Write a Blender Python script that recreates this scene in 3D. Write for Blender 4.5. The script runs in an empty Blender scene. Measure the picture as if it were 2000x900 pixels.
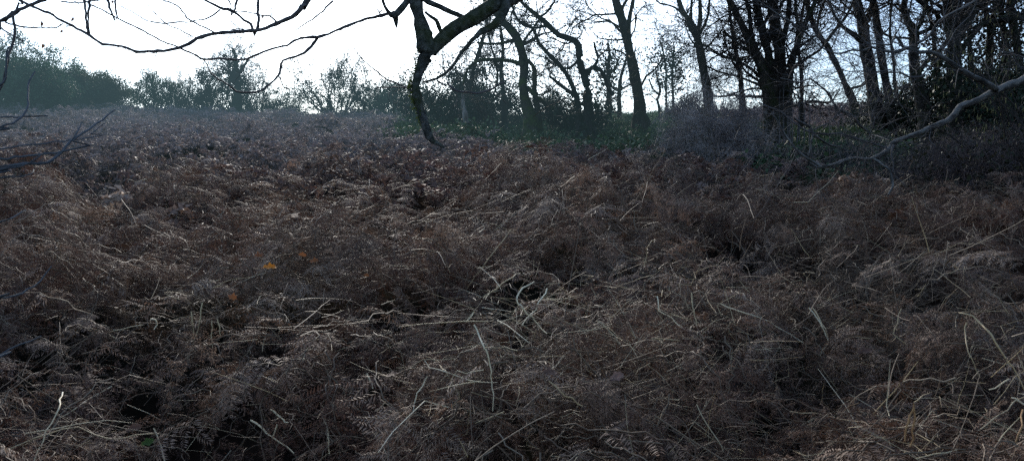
import bpy, math, random
import numpy as np
from mathutils import Vector

RNG = np.random.default_rng(11)
random.seed(5)
scene = bpy.context.scene
COL = scene.collection
R = math.radians
TAU = 2 * math.pi

# ------------------------------------------------------------------ camera
F = 1483.0                      # focal length in pixels of a 2000 px wide picture
EYE = 1.65
PITCH = R(-4.0)
CAM = np.array([0.0, 0.0, EYE])
FWD = np.array([0, math.cos(PITCH), math.sin(PITCH)])
UP = np.array([0, -math.sin(PITCH), math.cos(PITCH)])
RIGHT = np.array([1.0, 0, 0])


def at(px, py, d):
    """the place that lies in the direction of a picture point, d metres ahead"""
    return CAM + d * (FWD + RIGHT * ((px - 1000) / F) + UP * ((450 - py) / F))


cam = bpy.data.cameras.new('camera')
cam_ob = bpy.data.objects.new('camera', cam)
COL.objects.link(cam_ob)
cam_ob.location = CAM
cam_ob.rotation_euler = (R(90) + PITCH, 0, 0)
cam.sensor_fit = 'HORIZONTAL'
cam.sensor_width = 36
cam.lens = 36 * F / 2000
cam.clip_end = 3000
cam.clip_start = 0.05
cam.dof.use_dof = True
cam.dof.focus_distance = 9.0
cam.dof.aperture_fstop = 9.0
scene.camera = cam_ob

# ------------------------------------------------------------------ noise and terrain


def _h(ix, iy, s):
    n = (ix.astype(np.int64) * 374761393 + iy.astype(np.int64) * 668265263 + s * 974634777) & 0x7fffffff
    n = ((n ^ (n >> 13)) * 1274126177) & 0x7fffffff
    return ((n ^ (n >> 16)) & 0xffff) / 65535.0


def vnoise(x, y, s=0):
    x = np.asarray(x, float); y = np.asarray(y, float)
    ix = np.floor(x); iy = np.floor(y)
    fx = x - ix; fy = y - iy
    fx = fx * fx * (3 - 2 * fx); fy = fy * fy * (3 - 2 * fy)
    a = _h(ix, iy, s); b = _h(ix + 1, iy, s); c = _h(ix, iy + 1, s); d = _h(ix + 1, iy + 1, s)
    return (a + (b - a) * fx) * (1 - fy) + (c + (d - c) * fx) * fy - 0.5


def smooth(a, b, x):
    t = np.clip((x - a) / (b - a), 0, 1)
    return t * t * (3 - 2 * t)


def bank_edge(x):
    """distance at which the bracken gives way to the green bank under the trees"""
    return np.interp(x, [-9, -5, -3.9, -2.8, -.55, .5, 1.2, 2.1, 3.0, 3.9, 4.6, 5.4, 6.0, 8, 14, 30],
                     [60, 34, 25, 20.0, 20.6, 19, 16.8, 14.9, 14.4, 14.2, 13, 11.4, 10.4, 9.6, 10.5, 14])


def bank_mask(x, y):
    """1 on the green bank, 0 on the bracken slope"""
    e = bank_edge(x) + .8 * vnoise(x * .5, y * .5, 31) + 1.0 * vnoise(x * 1.7, y * 1.7, 33)
    m = smooth(-.3, .5, y - e)
    far_brown = smooth(27, 31, y + 2 * vnoise(x * .4, y * .4, 5)) * smooth(8.5, 11, x)
    return m * (1 - far_brown)


def ground_z(x, y):
    x = np.asarray(x, float); y = np.asarray(y, float)
    yc = np.clip(y, -12, None)
    z = 0.125 * np.minimum(yc, 38)
    t = np.clip(yc - 38, 0, 24)
    z = z + 0.125 * t - 0.0042 * t * t
    z = z - 0.08 * np.clip(yc - 62, 0, None)
    near = 1 - smooth(60, 90, np.hypot(x, y - 20))
    hum = 0.50 * vnoise(x * .33, y * .33, 1) + 0.62 * vnoise(x * .85, y * .85, 2) + 0.34 * vnoise(x * 1.9, y * 1.9, 3) + .38 * vnoise(x * .9, y * 1.25, 9) * smooth(6, 11, y)
    z = z + hum * near * (0.62 + 0.15 * smooth(5, 14, y) - .42 * smooth(24, 40, y)) - .22 * smooth(9, 16, y) - .15 * smooth(20, 36, y)
    z = z + 0.18 * np.exp(-((x + .5) / 1.6) ** 2 - ((y - 21.0) / 1.3) ** 2)        # bracken hump before the trees
    z = z - 0.55 * np.exp(-((x - 2.6) / 3.2) ** 2 - ((y - 20.6) / 1.5) ** 2)       # ditch at the foot of the bank
    z = z + 0.9 * np.exp(-((x + 33) / 12) ** 2 - ((y - 46) / 12) ** 2)             # left shoulder of the hill
    z = z + 0.5 * np.exp(-((x - 18) / 9) ** 2 - ((y - 38) / 8) ** 2)
    z = z - 0.5 * np.exp(-(x / 1.2) ** 2 - (y / 1.3) ** 2)
    return z


def heap(x, y):
    fq = 1.0 - .2 * smooth(8, 11, y)
    return vnoise(x * 1.3 * fq, y * 1.3 * fq, 44) + .8 * vnoise(x * 2.9 * fq, y * 2.9 * fq, 45)


def mound_at(x, y):
    return np.clip(.42 + 1.4 * heap(x, y), 0, 1)


def mat_h(x, y):
    """thickness of the bed of dead fronds"""
    x = np.asarray(x, float); y = np.asarray(y, float)
    return .05 + (.68 - .22 * smooth(8, 11, y)) * mound_at(x, y) ** 1.2


def mh(x, y):
    return float(mat_h(np.array([x]), np.array([y]))[0])


def gz(x, y):
    return float(ground_z(np.array([x]), np.array([y]))[0])


def on_ground(px, py, h=0.0, mat=True):
    """where the view through a picture point meets the mat of bracken h above the soil"""
    d = np.linspace(1.2, 60, 3000)
    p = CAM[None] + d[:, None] * (FWD + RIGHT * ((px - 1000) / F) + UP * ((450 - py) / F))[None]
    k = np.nonzero(p[:, 2] < ground_z(p[:, 0], p[:, 1]) + h + (.9 * mat_h(p[:, 0], p[:, 1]) if mat else 0))[0]
    return p[k[0]] if len(k) else p[-1]


# ------------------------------------------------------------------ materials
def new_mat(name):
    m = bpy.data.materials.new(name)
    m.use_nodes = True
    nt = m.node_tree
    nt.nodes.clear()
    return m, nt, nt.nodes, nt.links


def rgb(c):
    return (c[0], c[1], c[2], 1)


def noise_mat(name, cols, scale=8, rough=.85, bump=.3, bump_scale=40, instance=None, trans=0, big=None, spec=.25,
              moss=None, far_sheen=None, stretch=None, sheen=0, lo=.35, hi=.65):
    """colours from noise in object space; instance = list of colours picked per copy; big = colour mixed in over large patches of the world"""
    m, nt, N, L = new_mat(name)
    out = N.new('ShaderNodeOutputMaterial')
    bs = N.new('ShaderNodeBsdfPrincipled')
    bs.inputs['Roughness'].default_value = rough
    bs.inputs['Specular IOR Level'].default_value = spec
    if sheen:
        bs.inputs['Sheen Weight'].default_value = sheen
    tc = N.new('ShaderNodeTexCoord')
    vec = tc.outputs['Object']
    if stretch:
        mp = N.new('ShaderNodeMapping'); mp.inputs['Scale'].default_value = stretch
        L.new(vec, mp.inputs['Vector']); vec = mp.outputs['Vector']
    nz = N.new('ShaderNodeTexNoise')
    nz.inputs['Scale'].default_value = scale; nz.inputs['Detail'].default_value = 6; nz.inputs['Roughness'].default_value = .65
    L.new(vec, nz.inputs['Vector'])
    ramp = N.new('ShaderNodeValToRGB')
    while len(ramp.color_ramp.elements) < len(cols):
        ramp.color_ramp.elements.new(.5)
    for i, c in enumerate(cols):
        e = ramp.color_ramp.elements[i]
        e.position = lo + (hi - lo) * i / max(1, len(cols) - 1); e.color = rgb(c)
    L.new(nz.outputs['Fac'], ramp.inputs['Fac'])
    col = ramp.outputs['Color']

    def mix(a, b, fac, blend='MIX'):
        x = N.new('ShaderNodeMix'); x.data_type = 'RGBA'; x.blend_type = blend
        if isinstance(fac, (int, float)): x.inputs['Factor'].default_value = fac
        else: L.new(fac, x.inputs['Factor'])
        L.new(a, x.inputs['A'])
        if isinstance(b, tuple): x.inputs['B'].default_value = rgb(b)
        else: L.new(b, x.inputs['B'])
        return x.outputs['Result']
    if instance:
        oi = N.new('ShaderNodeObjectInfo')
        r2 = N.new('ShaderNodeValToRGB')
        r2.color_ramp.interpolation = 'LINEAR'
        while len(r2.color_ramp.elements) < len(instance):
            r2.color_ramp.elements.new(.5)
        for i, c in enumerate(instance):
            e = r2.color_ramp.elements[i]; e.position = i / max(1, len(instance) - 1); e.color = rgb(c)
        L.new(oi.outputs['Random'], r2.inputs['Fac'])
        col = mix(col, r2.outputs['Color'], .6)
    if big:
        ge = N.new('ShaderNodeNewGeometry')
        for (c, sc_, a, b, amt) in big:
            n2 = N.new('ShaderNodeTexNoise'); n2.inputs['Scale'].default_value = sc_; n2.inputs['Detail'].default_value = 3
            L.new(ge.outputs['Position'], n2.inputs['Vector'])
            mr = N.new('ShaderNodeMapRange'); mr.inputs['From Min'].default_value = a; mr.inputs['From Max'].default_value = b
            mr.inputs['To Max'].default_value = amt
            L.new(n2.outputs['Fac'], mr.inputs['Value'])
            col = mix(col, c, mr.outputs['Result'])
    if far_sheen:  # greyer with distance: far sky sheen and haze put into the colour
        c, y0, y1, amt = far_sheen
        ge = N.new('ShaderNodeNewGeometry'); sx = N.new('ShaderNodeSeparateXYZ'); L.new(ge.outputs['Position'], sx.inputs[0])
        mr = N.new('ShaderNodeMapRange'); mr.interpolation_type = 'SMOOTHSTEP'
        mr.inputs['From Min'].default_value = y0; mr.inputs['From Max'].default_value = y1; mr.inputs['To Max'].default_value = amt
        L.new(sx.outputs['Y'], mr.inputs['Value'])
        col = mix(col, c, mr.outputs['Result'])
    if moss:  # real moss on most barks; on the pale branch a painted lit top
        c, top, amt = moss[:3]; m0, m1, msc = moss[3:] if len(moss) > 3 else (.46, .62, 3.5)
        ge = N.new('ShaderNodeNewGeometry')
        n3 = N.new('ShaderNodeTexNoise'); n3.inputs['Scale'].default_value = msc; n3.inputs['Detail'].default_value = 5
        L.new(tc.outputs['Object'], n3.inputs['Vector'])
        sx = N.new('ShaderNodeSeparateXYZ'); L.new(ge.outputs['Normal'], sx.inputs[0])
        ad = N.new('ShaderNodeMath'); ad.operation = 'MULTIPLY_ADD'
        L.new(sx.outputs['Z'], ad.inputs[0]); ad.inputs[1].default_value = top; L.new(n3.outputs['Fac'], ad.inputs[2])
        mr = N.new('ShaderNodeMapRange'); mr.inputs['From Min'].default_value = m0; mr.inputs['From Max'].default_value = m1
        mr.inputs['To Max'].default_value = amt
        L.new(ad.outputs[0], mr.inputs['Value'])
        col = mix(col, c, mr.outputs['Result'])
    L.new(col, bs.inputs['Base Color'])
    if bump:
        n4 = N.new('ShaderNodeTexNoise'); n4.inputs['Scale'].default_value = bump_scale; n4.inputs['Detail'].default_value = 8
        n4.inputs['Roughness'].default_value = .7
        L.new(vec, n4.inputs['Vector'])
        bp = N.new('ShaderNodeBump'); bp.inputs['Strength'].default_value = bump; bp.inputs['Distance'].default_value = .03
        L.new(n4.outputs['Fac'], bp.inputs['Height'])
        L.new(bp.outputs['Normal'], bs.inputs['Normal'])
    sh = bs.outputs[0]
    if trans:
        tr = N.new('ShaderNodeBsdfTranslucent'); L.new(col, tr.inputs['Color'])
        mx = N.new('ShaderNodeMixShader'); mx.inputs[0].default_value = trans
        L.new(sh, mx.inputs[1]); L.new(tr.outputs[0], mx.inputs[2]); sh = mx.outputs[0]
    L.new(sh, out.inputs['Surface'])
    return m


M = {}
M['soil'] = noise_mat('soil', [(.006, .005, .004), (.014, .010, .008), (.024, .017, .012)], 3, 1.0, .6, 12, spec=0,
                      big=[((.008, .013, .007), .25, .48, .62, .5)])
M['bracken'] = noise_mat('dead_bracken', [(.032, .015, .013), (.074, .035, .029), (.125, .069, .057)], 5, .7, 0, trans=.2, spec=.3, far_sheen=((.30, .255, .265), 6, 24, .78),
                         instance=[(.032, .016, .012), (.165, .062, .030), (.075, .040, .028), (.15, .095, .068), (.155, .052, .026), (.19, .125, .09), (.055, .029, .022)],
                         big=[((.17, .14, .115), .22, .44, .64, .4), ((.12, .055, .028), .35, .5, .66, .6), ((.055, .048, .022), .6, .55, .7, .5)])
M['bracken_lit_top'] = noise_mat('lit_top_bracken', [(.15, .095, .068), (.29, .20, .15), (.43, .32, .25)], 6, .65, 0, trans=.2, spec=.4, far_sheen=((.34, .295, .295), 7, 20, .8),  # light on the heap tops painted as a paler frond colour
                              instance=[(.17, .088, .055), (.34, .235, .17), (.25, .115, .062), (.48, .38, .30), (.20, .125, .092)],
                              big=[((.22, .12, .07), .4, .5, .66, .6)])
M['rachis'] = noise_mat('bracken_rachis', [(.08, .05, .03), (.20, .14, .09)], 4, .6, 0, spec=.4,
                        instance=[(.07, .04, .025), (.20, .14, .09), (.11, .07, .04), (.36, .29, .20)])
M['straw'] = noise_mat('dead_stem', [(.34, .23, .11), (.62, .47, .26), (.76, .62, .38)], 6, .55, .1, 60, spec=.4, stretch=(3, 3, 3),
                       instance=[(.24, .15, .07), (.68, .52, .28), (.40, .25, .11), (.80, .67, .44), (.30, .22, .13)])
M['bleached'] = noise_mat('bleached_stem', [(.58, .43, .23), (.84, .68, .43), (.90, .78, .56)], 7, .5, .1, 60, spec=.4)
M['orange_straw'] = noise_mat('orange_stem', [(.24, .11, .035), (.40, .22, .09)], 6, .6, .1, 60)
M['ground_leaf'] = noise_mat('ivy_cover', [(.05, .095, .048), (.11, .175, .08)], 6, .6, 0, trans=.10, spec=.25,
                             instance=[(.028, .05, .028), (.06, .10, .045), (.085, .12, .05), (.07, .06, .038)])
M['moss_grass'] = noise_mat('moss_grass', [(.07, .14, .03), (.14, .26, .055)], 6, .7, 0, trans=.25,
                            instance=[(.065, .125, .028), (.15, .27, .06), (.10, .17, .04), (.14, .165, .06)])
M['bark'] = noise_mat('bark', [(.018, .015, .013), (.045, .038, .032), (.085, .075, .063)], 6, .9, .9, 26, stretch=(1, 1, .35),
                      moss=((.030, .040, .012), .10, .75))
M['bark_mossy'] = noise_mat('bark_mossy', [(.022, .020, .014), (.05, .046, .03), (.075, .07, .05)], 6, .95, .9, 26, stretch=(1, 1, .4),
                            moss=((.055, .075, .016), .16, .95))
M['bark_dark'] = noise_mat('bark_dark', [(.012, .011, .011), (.03, .026, .024), (.055, .048, .043)], 6, .9, .9, 26, stretch=(1, 1, .35),
                           moss=((.018, .026, .010), .08, .6))
M['twig'] = noise_mat('twig_bark', [(.020, .016, .014), (.05, .040, .034)], 5, .8, 0)
M['bark_limb'] = noise_mat('limb_bark', [(.018, .02, .018), (.075, .08, .072), (.17, .175, .165)], 22, .85, 1.0, 60,
                           moss=((.05, .07, .012), .06, .55))
M['moss'] = noise_mat('moss', [(.05, .075, .010), (.13, .18, .03)], 30, .95, 1, 90, trans=.2)
M['bark_pale_lit_top'] = noise_mat('pale_bark_lit_top', [(.018, .016, .015), (.05, .046, .042), (.12, .115, .105)], 11, .8, .9, 60, lo=.33, hi=.62,
                           moss=((.25, .24, .225), .30, .92, .50, .70, 9))  # upward faces painted paler, as a top edge lit by the sky
M['twig_grey'] = noise_mat('grey_twig', [(.05, .045, .045), (.14, .13, .13)], 9, .75, 0)
M['twig_purple'] = noise_mat('bramble_twig', [(.045, .032, .030), (.10, .075, .072), (.15, .125, .12)], 3, .75, 0)
M['twig_mauve'] = noise_mat('brush_twig', [(.12, .098, .090), (.28, .24, .225), (.46, .41, .39)], 3, .75, 0)
M['sapling_twig'] = noise_mat('sapling_twig', [(.05, .055, .062), (.12, .13, .145)], 9, .6, 0)
M['stump'] = noise_mat('dead_wood', [(.08, .07, .06), (.20, .18, .16), (.30, .28, .25)], 9, .9, .7, 40, stretch=(1, 1, .25))
M['holly'] = noise_mat('holly_leaf', [(.012, .026, .015), (.030, .054, .028)], 3, .6, 0, trans=.04, spec=.25)
M['gorse'] = noise_mat('gorse_leaf', [(.030, .062, .034), (.065, .115, .058)], 1.2, .6, 0, trans=.25, spec=.3)
M['gorse_olive'] = noise_mat('olive_leaf', [(.04, .048, .018), (.085, .088, .036)], 1.2, .6, 0, trans=.25, spec=.3)
M['ivy'] = noise_mat('ivy_leaf', [(.010, .018, .010), (.028, .042, .02)], 4, .6, 0, trans=.04, spec=.25)
M['bramble_leaf'] = noise_mat('bramble_leaf', [(.016, .020, .012), (.035, .040, .022), (.06, .04, .022)], 5, .5, 0, trans=.15)
M['catkin'] = noise_mat('catkin', [(.14, .13, .05), (.22, .20, .08)], 20, .8, 0, trans=.2)
M['leaf_orange'] = noise_mat('orange_leaf', [(.60, .17, .012), (.75, .28, .02)], 30, .6, 0, trans=.25)
M['leaf_rust'] = noise_mat('rust_leaf', [(.30, .09, .025), (.42, .16, .05)], 30, .6, 0, trans=.2)
M['leaf_brown'] = noise_mat('brown_leaf', [(.12, .06, .04), (.22, .13, .09)], 30, .6, 0, trans=.2)
M['leaf_pale'] = noise_mat('pale_leaf', [(.22, .13, .10), (.32, .21, .17)], 30, .6, 0, trans=.2)
M['leaf_green'] = noise_mat('green_leaf', [(.05, .10, .02), (.09, .15, .03)], 20, .5, 0, trans=.25)

# ------------------------------------------------------------------ mesh accumulation


class MB:
    def __init__(self):
        self.V = []; self.Q = []; self.T = []; self.QM = []; self.TM = []; self.n = 0

    def quads(self, verts, faces, mi=0):
        verts = np.asarray(verts, float).reshape(-1, 3); faces = np.asarray(faces, np.int64).reshape(-1, 4)
        self.V.append(verts); self.Q.append(faces + self.n); self.QM.append(np.full(len(faces), mi)); self.n += len(verts)

    def tris(self, verts, faces, mi=0):
        verts = np.asarray(verts, float).reshape(-1, 3); faces = np.asarray(faces, np.int64).reshape(-1, 3)
        self.V.append(verts); self.T.append(faces + self.n); self.TM.append(np.full(len(faces), mi)); self.n += len(verts)

    def tubes(self, P, Rr, S=5, mi=0, rough=0.0):
        """P (B,N,3) paths, Rr (B,N) radii"""
        P = np.asarray(P, float); Rr = np.asarray(Rr, float)
        if P.ndim == 2: P = P[None]; Rr = Rr[None]
        B, N, _ = P.shape
        if B == 0: return
        T = np.gradient(P, axis=1)
        T /= np.linalg.norm(T, axis=2, keepdims=True) + 1e-9
        ref = np.where(np.abs(T.mean(1)[:, 2:3]) > .75, np.array([[1.0, .1, 0]]), np.array([[.05, .1, 1.0]]))[:, None, :]
        A = np.cross(T, np.broadcast_to(ref, T.shape)); A /= np.linalg.norm(A, axis=2, keepdims=True) + 1e-9
        Bv = np.cross(T, A)
        th = np.arange(S) * TAU / S
        rr = Rr[:, :, None] * np.ones((1, 1, S))
        if rough:
            rr = rr * (1 + rough * RNG.normal(size=rr.shape))
        V = P[:, :, None, :] + rr[..., None] * (np.cos(th)[None, None, :, None] * A[:, :, None, :] + np.sin(th)[None, None, :, None] * Bv[:, :, None, :])
        b = np.arange(B)[:, None, None] * N * S
        i = np.arange(N - 1)[None, :, None] * S
        j = np.arange(S)[None, None, :]; j2 = (j + 1) % S
        Fq = np.stack([b + i + j, b + i + j2, b + i + S + j2, b + i + S + j], -1)
        self.quads(V, Fq, mi)

    def leaves(self, C, size, mi=0, normal_bias=None, aspect=.5):
        """pointed two-triangle leaves at C"""
        C = np.asarray(C, float); n = len(C)
        if n == 0: return
        d = RNG.normal(size=(n, 3)); d /= np.linalg.norm(d, axis=1, keepdims=True)
        e = RNG.normal(size=(n, 3))
        if normal_bias is not None: e = e + np.asarray(normal_bias)
        s = np.cross(d, e); s /= np.linalg.norm(s, axis=1, keepdims=True) + 1e-9
        nn = np.cross(s, d)
        L_ = (size * RNG.uniform(.6, 1.3, n))[:, None]
        V = np.stack([C, C + d * L_ * .5 + s * L_ * aspect * .5 + nn * L_ * .08, C + d * L_, C + d * L_ * .5 - s * L_ * aspect * .5 + nn * L_ * .08], 1)
        self.quads(V, np.arange(n * 4).reshape(n, 4), mi)

    def build(self, name, mats, parent=None, origin=(0, 0, 0), smooth_=True, link=True):
        V = np.concatenate(self.V) if self.V else np.zeros((0, 3))
        V = V - np.asarray(origin)
        me = bpy.data.meshes.new(name)
        Q = np.concatenate(self.Q) if self.Q else np.zeros((0, 4), np.int64)
        T = np.concatenate(self.T) if self.T else np.zeros((0, 3), np.int64)
        loops = np.concatenate([Q.ravel(), T.ravel()])
        nf = len(Q) + len(T)
        me.vertices.add(len(V)); me.vertices.foreach_set('co', V.astype(np.float32).ravel())
        me.loops.add(len(loops)); me.loops.foreach_set('vertex_index', loops.astype(np.int32))
        st = np.concatenate([np.arange(len(Q)) * 4, len(Q) * 4 + np.arange(len(T)) * 3])
        me.polygons.add(nf); me.polygons.foreach_set('loop_start', st.astype(np.int32))
        mi = np.concatenate([np.concatenate(self.QM) if self.QM else np.zeros(0), np.concatenate(self.TM) if self.TM else np.zeros(0)])
        me.polygons.foreach_set('material_index', mi.astype(np.int32))
        me.polygons.foreach_set('use_smooth', np.full(nf, smooth_, dtype=bool))
        for m in (mats if isinstance(mats, (list, tuple)) else [mats]): me.materials.append(m)
        me.update(calc_edges=True)
        o = bpy.data.objects.new(name, me)
        if link: COL.objects.link(o)
        if parent is not None: o.parent = parent
        return o


def tag(o, label=None, cat=None, group=None, kind=None):
    if label: o['label'] = label
    if cat: o['category'] = cat
    if group: o['group'] = group
    if kind: o['kind'] = kind
    return o


def empty(name, loc, label, cat, group=None):
    o = bpy.data.objects.new(name, None); COL.objects.link(o)
    o.location = Vector(loc); o.empty_display_size = .2
    return tag(o, label, cat, group)


def spline(pts, rad, n=None, step=.25):
    """Catmull-Rom through control points with radii"""
    P = np.asarray(pts, float); r = np.asarray(rad, float)
    if len(P) == 2:
        P = np.stack([P[0], (P[0] + P[1]) / 2, P[1]]); r = np.array([r[0], (r[0] + r[1]) / 2, r[1]])
    ext = np.vstack([2 * P[0] - P[1], P, 2 * P[-1] - P[-2]])
    seg = np.linalg.norm(np.diff(P, axis=0), axis=1)
    out = []; ro = []
    for i in range(len(P) - 1):
        k = max(2, int(seg[i] / step))
        t = np.linspace(0, 1, k, endpoint=False)[:, None]
        p0, p1, p2, p3 = ext[i], ext[i + 1], ext[i + 2], ext[i + 3]
        out.append(.5 * ((2 * p1) + (-p0 + p2) * t + (2 * p0 - 5 * p1 + 4 * p2 - p3) * t ** 2 + (-p0 + 3 * p1 - 3 * p2 + p3) * t ** 3))
        ro.append(r[i] + (r[i + 1] - r[i]) * t[:, 0])
    out.append(P[-1:]); ro.append(r[-1:])
    return np.concatenate(out), np.concatenate(ro)


def norm(a):
    return a / (np.linalg.norm(a, axis=-1, keepdims=True) + 1e-9)


def grow(start, d, Lh, n, wander, up=0.0):
    B = len(start)
    P = np.zeros((B, n + 1, 3)); P[:, 0] = start
    d = norm(d)
    step = (Lh / n)[:, None]
    for i in range(n):
        d = norm(d + wander * RNG.normal(size=(B, 3)) + np.array([0, 0, up]))
        P[:, i + 1] = P[:, i] + d * step
    return P


def kids(P, Rr, Ln, k, tmin=.2, tmax=1.0, ang=(35, 75), ratio=(.35, .65), rad=.6, shrink=.4):
    """child starts, directions, lengths and radii along parents"""
    B, N, _ = P.shape
    pi = np.repeat(np.arange(B), k)
    t = RNG.uniform(tmin, tmax, len(pi))
    f = t * (N - 1); i = np.minimum(f.astype(int), N - 2); w = (f - i)[:, None]
    s = P[pi, i] * (1 - w) + P[pi, i + 1] * w
    T = norm(P[pi, i + 1] - P[pi, i])
    q = norm(np.cross(T, RNG.normal(size=T.shape)))
    a = np.radians(RNG.uniform(ang[0], ang[1], len(pi)))[:, None]
    d = T * np.cos(a) + q * np.sin(a)
    L_ = Ln[pi] * RNG.uniform(ratio[0], ratio[1], len(pi)) * (1 - shrink * t)
    r = (Rr[pi, i] * (1 - w[:, 0]) + Rr[pi, i + 1] * w[:, 0]) * rad
    return s, d, L_, r


def taper(r0, n, end=.35):
    return r0[:, None] * np.linspace(1, end, n + 1)[None]


# ------------------------------------------------------------------ ground sheet
def ground():
    core_x = np.arange(-40, 40.01, .25); core_y = np.arange(-6, 62.01, .25)
    g = 62 + np.cumsum(1.5 * 1.28 ** np.arange(18)); gx = 40 + np.cumsum(1.5 * 1.28 ** np.arange(18))
    gy0 = -6 - np.cumsum(1.5 * 1.28 ** np.arange(16))
    X = np.concatenate([-gx[::-1], core_x, gx]); Y = np.concatenate([gy0[::-1], core_y, g])
    xx, yy = np.meshgrid(X, Y, indexing='ij')
    V = np.stack([xx, yy, ground_z(xx, yy)], -1).reshape(-1, 3)
    nx, ny = len(X), len(Y)
    i, j = np.meshgrid(np.arange(nx - 1), np.arange(ny - 1), indexing='ij')
    a = i * ny + j
    mb = MB(); mb.quads(V, np.stack([a, a + ny, a + ny + 1, a + 1], -1))
    tag(mb.build('ground', M['soil']), 'dark soil of the hillside under the bracken', None, kind='structure')


ground()


# ------------------------------------------------------------------ instanced ground cover (each one object)
def scatter_object(name, protos, pts, rot, scl, idx, mats, label, cat):
    """one object whose own mesh carries the little source plants and the points they grow at"""
    mb = MB(); pid = []
    for k, p in enumerate(protos):
        V = np.concatenate(p.V)
        off = mb.n
        mb.V.append(V); mb.n += len(V)
        for q, m_ in zip(p.Q, p.QM): mb.Q.append(q + off); mb.QM.append(m_)
        for q, m_ in zip(p.T, p.TM): mb.T.append(q + off); mb.TM.append(m_)
        pid.append(np.full(len(V), k))
    nb = mb.n
    mb.V.append(pts); mb.n += len(pts); pid.append(np.full(len(pts), -1))
    o = mb.build(name, mats)
    me = o.data
    a = me.attributes.new('plant_kind', 'INT', 'POINT'); a.data.foreach_set('value', np.concatenate(pid).astype(np.int32))
    z = np.zeros(nb)
    a = me.attributes.new('turn', 'FLOAT_VECTOR', 'POINT'); a.data.foreach_set('vector', np.vstack([np.zeros((nb, 3)), rot]).astype(np.float32).ravel())
    a = me.attributes.new('size', 'FLOAT', 'POINT'); a.data.foreach_set('value', np.concatenate([z, scl]).astype(np.float32))
    a = me.attributes.new('pick', 'INT', 'POINT'); a.data.foreach_set('value', np.concatenate([z, idx]).astype(np.int32))
    ng = bpy.data.node_groups.new(name + '_scatter', 'GeometryNodeTree')
    ng.interface.new_socket('Geometry', in_out='INPUT', socket_type='NodeSocketGeometry')
    ng.interface.new_socket('Geometry', in_out='OUTPUT', socket_type='NodeSocketGeometry')
    N, L = ng.nodes, ng.links
    gi = N.new('NodeGroupInput'); go = N.new('NodeGroupOutput')

    def attr(nm, t):
        x = N.new('GeometryNodeInputNamedAttribute'); x.data_type = t; x.inputs['Name'].default_value = nm
        return x.outputs['Attribute']
    kind = attr('plant_kind', 'INT')

    def sep(k):
        c = N.new('FunctionNodeCompare'); c.data_type = 'INT'; c.operation = 'EQUAL'
        ins = [s for s in c.inputs if s.type == 'INT']
        L.new(kind, ins[0]); ins[1].default_value = k
        s = N.new('GeometryNodeSeparateGeometry'); s.domain = 'POINT'
        L.new(gi.outputs[0], s.inputs['Geometry']); L.new(c.outputs[0], s.inputs['Selection'])
        return s.outputs['Selection']
    g2i = N.new('GeometryNodeGeometryToInstance')
    for k in reversed(range(len(protos))):
        L.new(sep(k), g2i.inputs[0])
    iop = N.new('GeometryNodeInstanceOnPoints')
    L.new(sep(-1), iop.inputs['Points']); L.new(g2i.outputs[0], iop.inputs['Instance'])
    iop.inputs['Pick Instance'].default_value = True
    L.new(attr('pick', 'INT'), iop.inputs['Instance Index'])
    e2r = N.new('FunctionNodeEulerToRotation'); L.new(attr('turn', 'FLOAT_VECTOR'), e2r.inputs[0])
    L.new(e2r.outputs[0], iop.inputs['Rotation'])
    L.new(attr('size', 'FLOAT'), iop.inputs['Scale'])
    L.new(iop.outputs[0], go.inputs[0])
    md = o.modifiers.new('scatter', 'NODES'); md.node_group = ng
    tag(o, label, cat, kind='stuff')
    return o


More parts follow.
